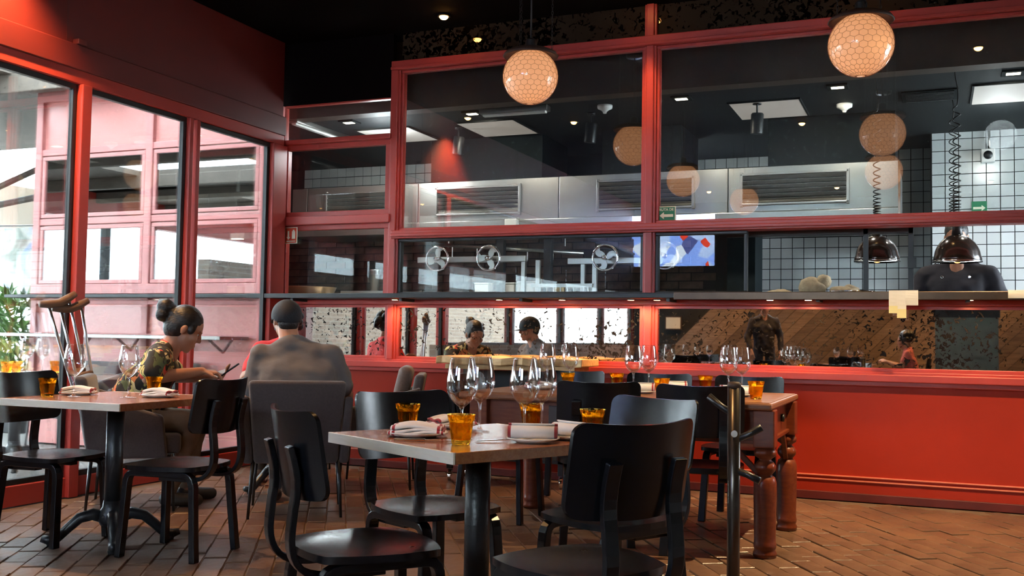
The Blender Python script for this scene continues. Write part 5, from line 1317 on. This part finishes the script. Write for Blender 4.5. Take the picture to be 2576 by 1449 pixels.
def person(name_label, loc, rz, P, cat='person'):
    t = E('person', loc, rz, name_label, cat)
    skin = G(); shirt = G(); pants = G(); shoes = G()
    pel, chest, shl, neck, head = [Vector(P[k]) for k in ('pel', 'chest', 'sh', 'neck', 'head')]
    wS = P.get('w', .19); bulk = P.get('bulk', 1.0)
    T = Matrix.Translation(head) @ Matrix.Rotation(P.get('yaw', 0), 4, 'Z') @ Matrix.Rotation(P.get('pitch', 0), 4, 'X') @ Matrix.Rotation(P.get('roll', 0), 4, 'Y') @ Matrix.Scale(P.get('hs', 1.0), 4)
    head_parts(T, skin, None, t, P.get('hair', 'short'), P.get('eyes', True))
    skin.cap(neck - Vector((0, 0.02, .06)), T @ Vector((0, -.022, -.03)), .062 * bulk, .056, 14)
    # torso core keeps the body one continuous piece under the clothes
    skin.cap(pel, chest, .10, .11); skin.cap(chest, neck, .10, .06); skin.cap(shl + Vector((-wS, 0, 0)), shl + Vector((wS, 0, 0)), .05, .05)
    bw, bd = P.get('belly', (.160, .118))
    shirt.loft([(pel + Vector((0, 0, -.10)), bw * bulk, bd * bulk), (pel, bw * bulk * 1.02, bd * bulk * 1.05), (pel.lerp(chest, .5), bw * bulk * 1.02, bd * bulk * 1.04), (chest, bw * bulk * 1.10, bd * bulk), (chest.lerp(shl, .5), wS + .025, bd * bulk * .98), (chest.lerp(shl, .85), wS + .02, .092 * bulk), (shl + Vector((0, 0, .03)), wS * .72, .066)])
    shirt.cap(shl + Vector((-wS, 0, -.005)), shl + Vector((wS, 0, -.005)), .066 * bulk, .066 * bulk, 16)
    shirt.cap(shl + Vector((-wS * .5, -.01, .01)), neck + Vector((0, -.015, -.01)), .070 * bulk, .066, 14); shirt.cap(shl + Vector((wS * .5, -.01, .01)), neck + Vector((0, -.015, -.01)), .070 * bulk, .066, 14)
    for s, key in ((-1, 'l'), (1, 'r')):
        S_ = shl + Vector((s * wS, 0, -.01)); El = Vector(P['elbow_' + key]); Hd = Vector(P['hand_' + key])
        skin.cap(S_, El, .048 * bulk, .040); f_ = (Hd - El); wr = El + f_ * .93
        skin.cap(El, El.lerp(wr, .4), .041, .039); skin.cap(El.lerp(wr, .4), wr, .039, .026)
        hand_parts(skin, wr, P.get('hdir_' + key, f_), P.get('hn_' + key, (-s * .5, 0, -1)), s if False else -s, P.get('curl', .5))
        sl = P.get('sleeve', .6)
        if sl <= 1: shirt.cap(S_, S_.lerp(El, sl), .064 * bulk, .060 * bulk)
        else: shirt.cap(S_, El, .070 * bulk, .054); shirt.cap(El, El.lerp(wr, .9), .054, .040)
    if P.get('stand'):
        for s in (-1, 1):
            hip = pel + Vector((s * .09, 0, 0)); pants.cap(hip, hip + Vector((s * .01, .01, -.42)), .092, .066); pants.cap(hip + Vector((s * .01, .01, -.42)), Vector((hip.x + s * .01, pel.y - .01, .09)), .066, .05)
            shoes.cap((hip.x + s * .01, pel.y - .04, .045), (hip.x + s * .02, pel.y + .14, .04), .046, .040)
        pants.ell(pel, (.165, .12, .12))
    else:
        for s, key in ((-1, 'l'), (1, 'r')):
            hip = pel + Vector((s * .085, .0, -.01)); kn = Vector(P.get('knee_' + key, (s * .13, .42, .50))); an = Vector(P.get('ankle_' + key, (s * .13, .40, .10)))
            pants.cap(hip, kn, .088, .062); pants.cap(kn, an, .062, .044); skin.cap(an, an - Vector((0, 0, .04)), .032, .032)
            shoes.cap(an + Vector((0, -.03, -.055)), an + Vector((s * .02, .15, -.062)), .044, .038)
        pants.ell(pel + Vector((0, 0, -.01)), (.165, .13, .10))
    blob('body', skin, P.get('skin', 'skin'), t, .0065, 4)
    blob('shirt', shirt, P['shirt'], t, .010, 16, P.get('shirt_label')); blob('trousers', pants, P['pants'], t, .012, 6); 
    for o_, k in ((shoes, 0),): blob('shoes', o_, 'shoe', t, .010, 4)
    return t, T
# man in the cap, seen from behind
t, T = person('man in a dark cap and grey T-shirt seated with his back to the camera', (-3.495, 5.14, 0), face(-.55, .83), dict(
    pel=(0, -.03, .53), chest=(0, .02, .76), sh=(-.015, .06, .92), neck=(-.05, .075, 1.0), head=(-.085, .115, 1.125), w=.205, hs=.95, bulk=1.12, belly=(.185, .125), yaw=.35, pitch=-.12, hair='short',
    elbow_l=(-.285, .06, .665), hand_l=(-.16, .36, .755), elbow_r=(.29, .10, .675), hand_r=(.20, .38, .755), curl=.6, sleeve=.80, shirt='tshirt', pants='jeans', skin='skin'))
g = G(); g.ell((0, -.014, .034), (.089, .106, .098), T, 32, 24); me = g.mesh('cap', True)
bm = bmesh.new(); bm.from_mesh(me); Ti = T.inverted()
bmesh.ops.delete(bm, geom=[v for v in bm.verts if (Ti @ v.co).z < .004 - .40 * max(0, -(Ti @ v.co).y) ], context='VERTS'); bm.to_mesh(me); bm.free()
o = ob('cap_crown', me, 'navy_cap', t); sm = o.modifiers.new('s', 'SOLIDIFY'); sm.thickness = .006; sm.offset = 1
g = G(); vs = []; fs = []
for i in range(13):
    a = PI * (.12 + .76 * i / 12); vs += [(.084 * math.cos(a), .088 * math.sin(a) - .01, .022), (.092 * math.cos(a), .088 * math.sin(a) + .065 * math.sin(a) ** 1.5, .012 - .012 * abs(math.cos(a)))]
for i in range(12): fs.append((2 * i, 2 * i + 1, 2 * i + 3, 2 * i + 2))
g.add(vs, fs, T); o = g.build('cap_brim', 'navy_cap', t, smooth=True); sm = o.modifiers.new('s', 'SOLIDIFY'); sm.thickness = .005
G().ell((0, -.014, .133), (.008, .008, .005), T).build('cap_button', 'navy_cap', t, smooth=True)
# man with a bun reading a phone
bx, by = -4.48, 4.88
t, T = person('man with a hair bun and floral shirt bending over his phone', (bx, by, 0), face(.78, .62), dict(
    pel=(0, -.04, .53), chest=(0, .05, .74), sh=(0, .13, .89), neck=(0, .175, .955), head=(0, .265, 1.065), w=.19, hs=1.12, bulk=1.2, belly=(.165, .14), yaw=.08, pitch=-.52, hair='bun',
    elbow_l=(-.24, .22, .765), hand_l=(-.035, .445, .775), elbow_r=(.26, .08, .775), hand_r=(.045, .40, .815), hdir_r=(-.25, .95, -.10), hn_r=(-.2, -.3, -1), hdir_l=(.3, .9, .25), hn_l=(.5, 0, .8), curl=.75,
    sleeve=.72, shirt='floral', shirt_label='dark tropical print shirt with cream leaves and red flowers', pants='khaki', skin='skin_tan', knee_l=(-.14, .36, .50), knee_r=(.14, .34, .50), ankle_l=(-.12, .30, .10), ankle_r=(.10, .22, .10)))
ph = E('mobile_phone', (bx, by, 0), face(.78, .62), 'dark mobile phone held by the man with the hair bun', 'phone')
TT = TR((0.0, .535, .815), (.62, 0, 0))
G().box(-.036, .036, -.075, .075, -.0045, .0045, TT).build('phone_case', 'black', ph, bevel=.004)
G().box(-.033, .033, -.071, .071, .0046, .0052, TT).build('phone_screen', mat('phone glass', (.01, .01, .012), .08), ph)
ph.location = (bx, by, 0)
# diner in red, mostly hidden
t, T = person('diner in a bright red top sitting opposite, hidden behind the man in the cap', (-4.53, 6.50, 0), face(.50, -.86), dict(
    pel=(0, -.03, .53), chest=(0, .02, .76), sh=(0, .05, .93), neck=(0, .06, 1.0), head=(0, .10, 1.10), w=.19, yaw=-.2, pitch=-.2, hair='curly',
    elbow_l=(-.27, .12, .70), hand_l=(-.13, .36, .80), elbow_r=(.29, .13, .72), hand_r=(.14, .33, .84), curl=.6, sleeve=.7, shirt='red_knit', pants='jeans', skin='skin'))
G().lathe([(.028, 0), (.033, .004), (.033, .022), (.028, .026), (.026, .013), (.028, 0)], 18, TR((.155, .315, .815), (0.9, .6, 0))).build('wrist_watch', 'black_metal', t, smooth=True)
# cook behind the pass, head hidden by the heat lamp
t, T = person('cook in a black jacket standing behind the pass, face hidden by a heat lamp', (.16, 8.08, .13), face(-.08, -1), dict(stand=True,
    pel=(0, 0, .98), chest=(0, .0, 1.26), sh=(0, .0, 1.435), neck=(0, .01, 1.575), head=(0, .05, 1.69), w=.205, bulk=1.05, pitch=-.3, hair='short',
    elbow_l=(-.33, .02, 1.20), hand_l=(-.18, .24, 1.12), elbow_r=(.33, .02, 1.20), hand_r=(.18, .24, 1.12), curl=.6, sleeve=1.5, shirt='chef_black', pants='jeans', skin='skin_tan'))
for x in (-.09, .09): G().lathe([(.007, 0), (.011, .003), (.007, .006), (.007, 0)], 14, TR((x, .155, 1.40), (-PI / 2, 0, 0))).build('jacket_snap', 'chrome', t, smooth=True)
# people reflected in the mirrors
t, T = person('woman in a salmon pink top seated at a reflected table at the right', (-.30, -1.78, 0), face(-1, 0), dict(
    pel=(0, -.03, .53), chest=(0, .02, .74), sh=(0, .05, .90), neck=(0, .06, .97), head=(0, .10, 1.08), w=.165, bulk=.9, pitch=-.15, hair='curly', eyes=False,
    elbow_l=(-.24, .14, .70), hand_l=(-.10, .36, .78), elbow_r=(.24, .14, .70), hand_r=(.10, .36, .78), curl=.6, sleeve=.6, shirt='pink_knit', pants='jeans', skin='skin'))
t, T = person('waiter in black standing far back, reflected right of the mullion', (-2.55, -2.5, 0), face(.4, .9), dict(stand=True,
    pel=(0, 0, .93), chest=(0, .0, 1.18), sh=(0, .0, 1.38), neck=(0, .01, 1.47), head=(0, .04, 1.585), w=.185, pitch=-.1, hair='short', eyes=False,
    elbow_l=(-.27, .0, 1.12), hand_l=(-.24, .12, .88), elbow_r=(.27, .0, 1.12), hand_r=(.24, .12, .88), curl=.4, sleeve=1.5, shirt='chef_black', pants='jeans', skin='skin_tan'))
copy_tree(proto, (-.30, -1.78, 0), face(-1, 0), 'black bentwood chair under the reflected woman in pink')
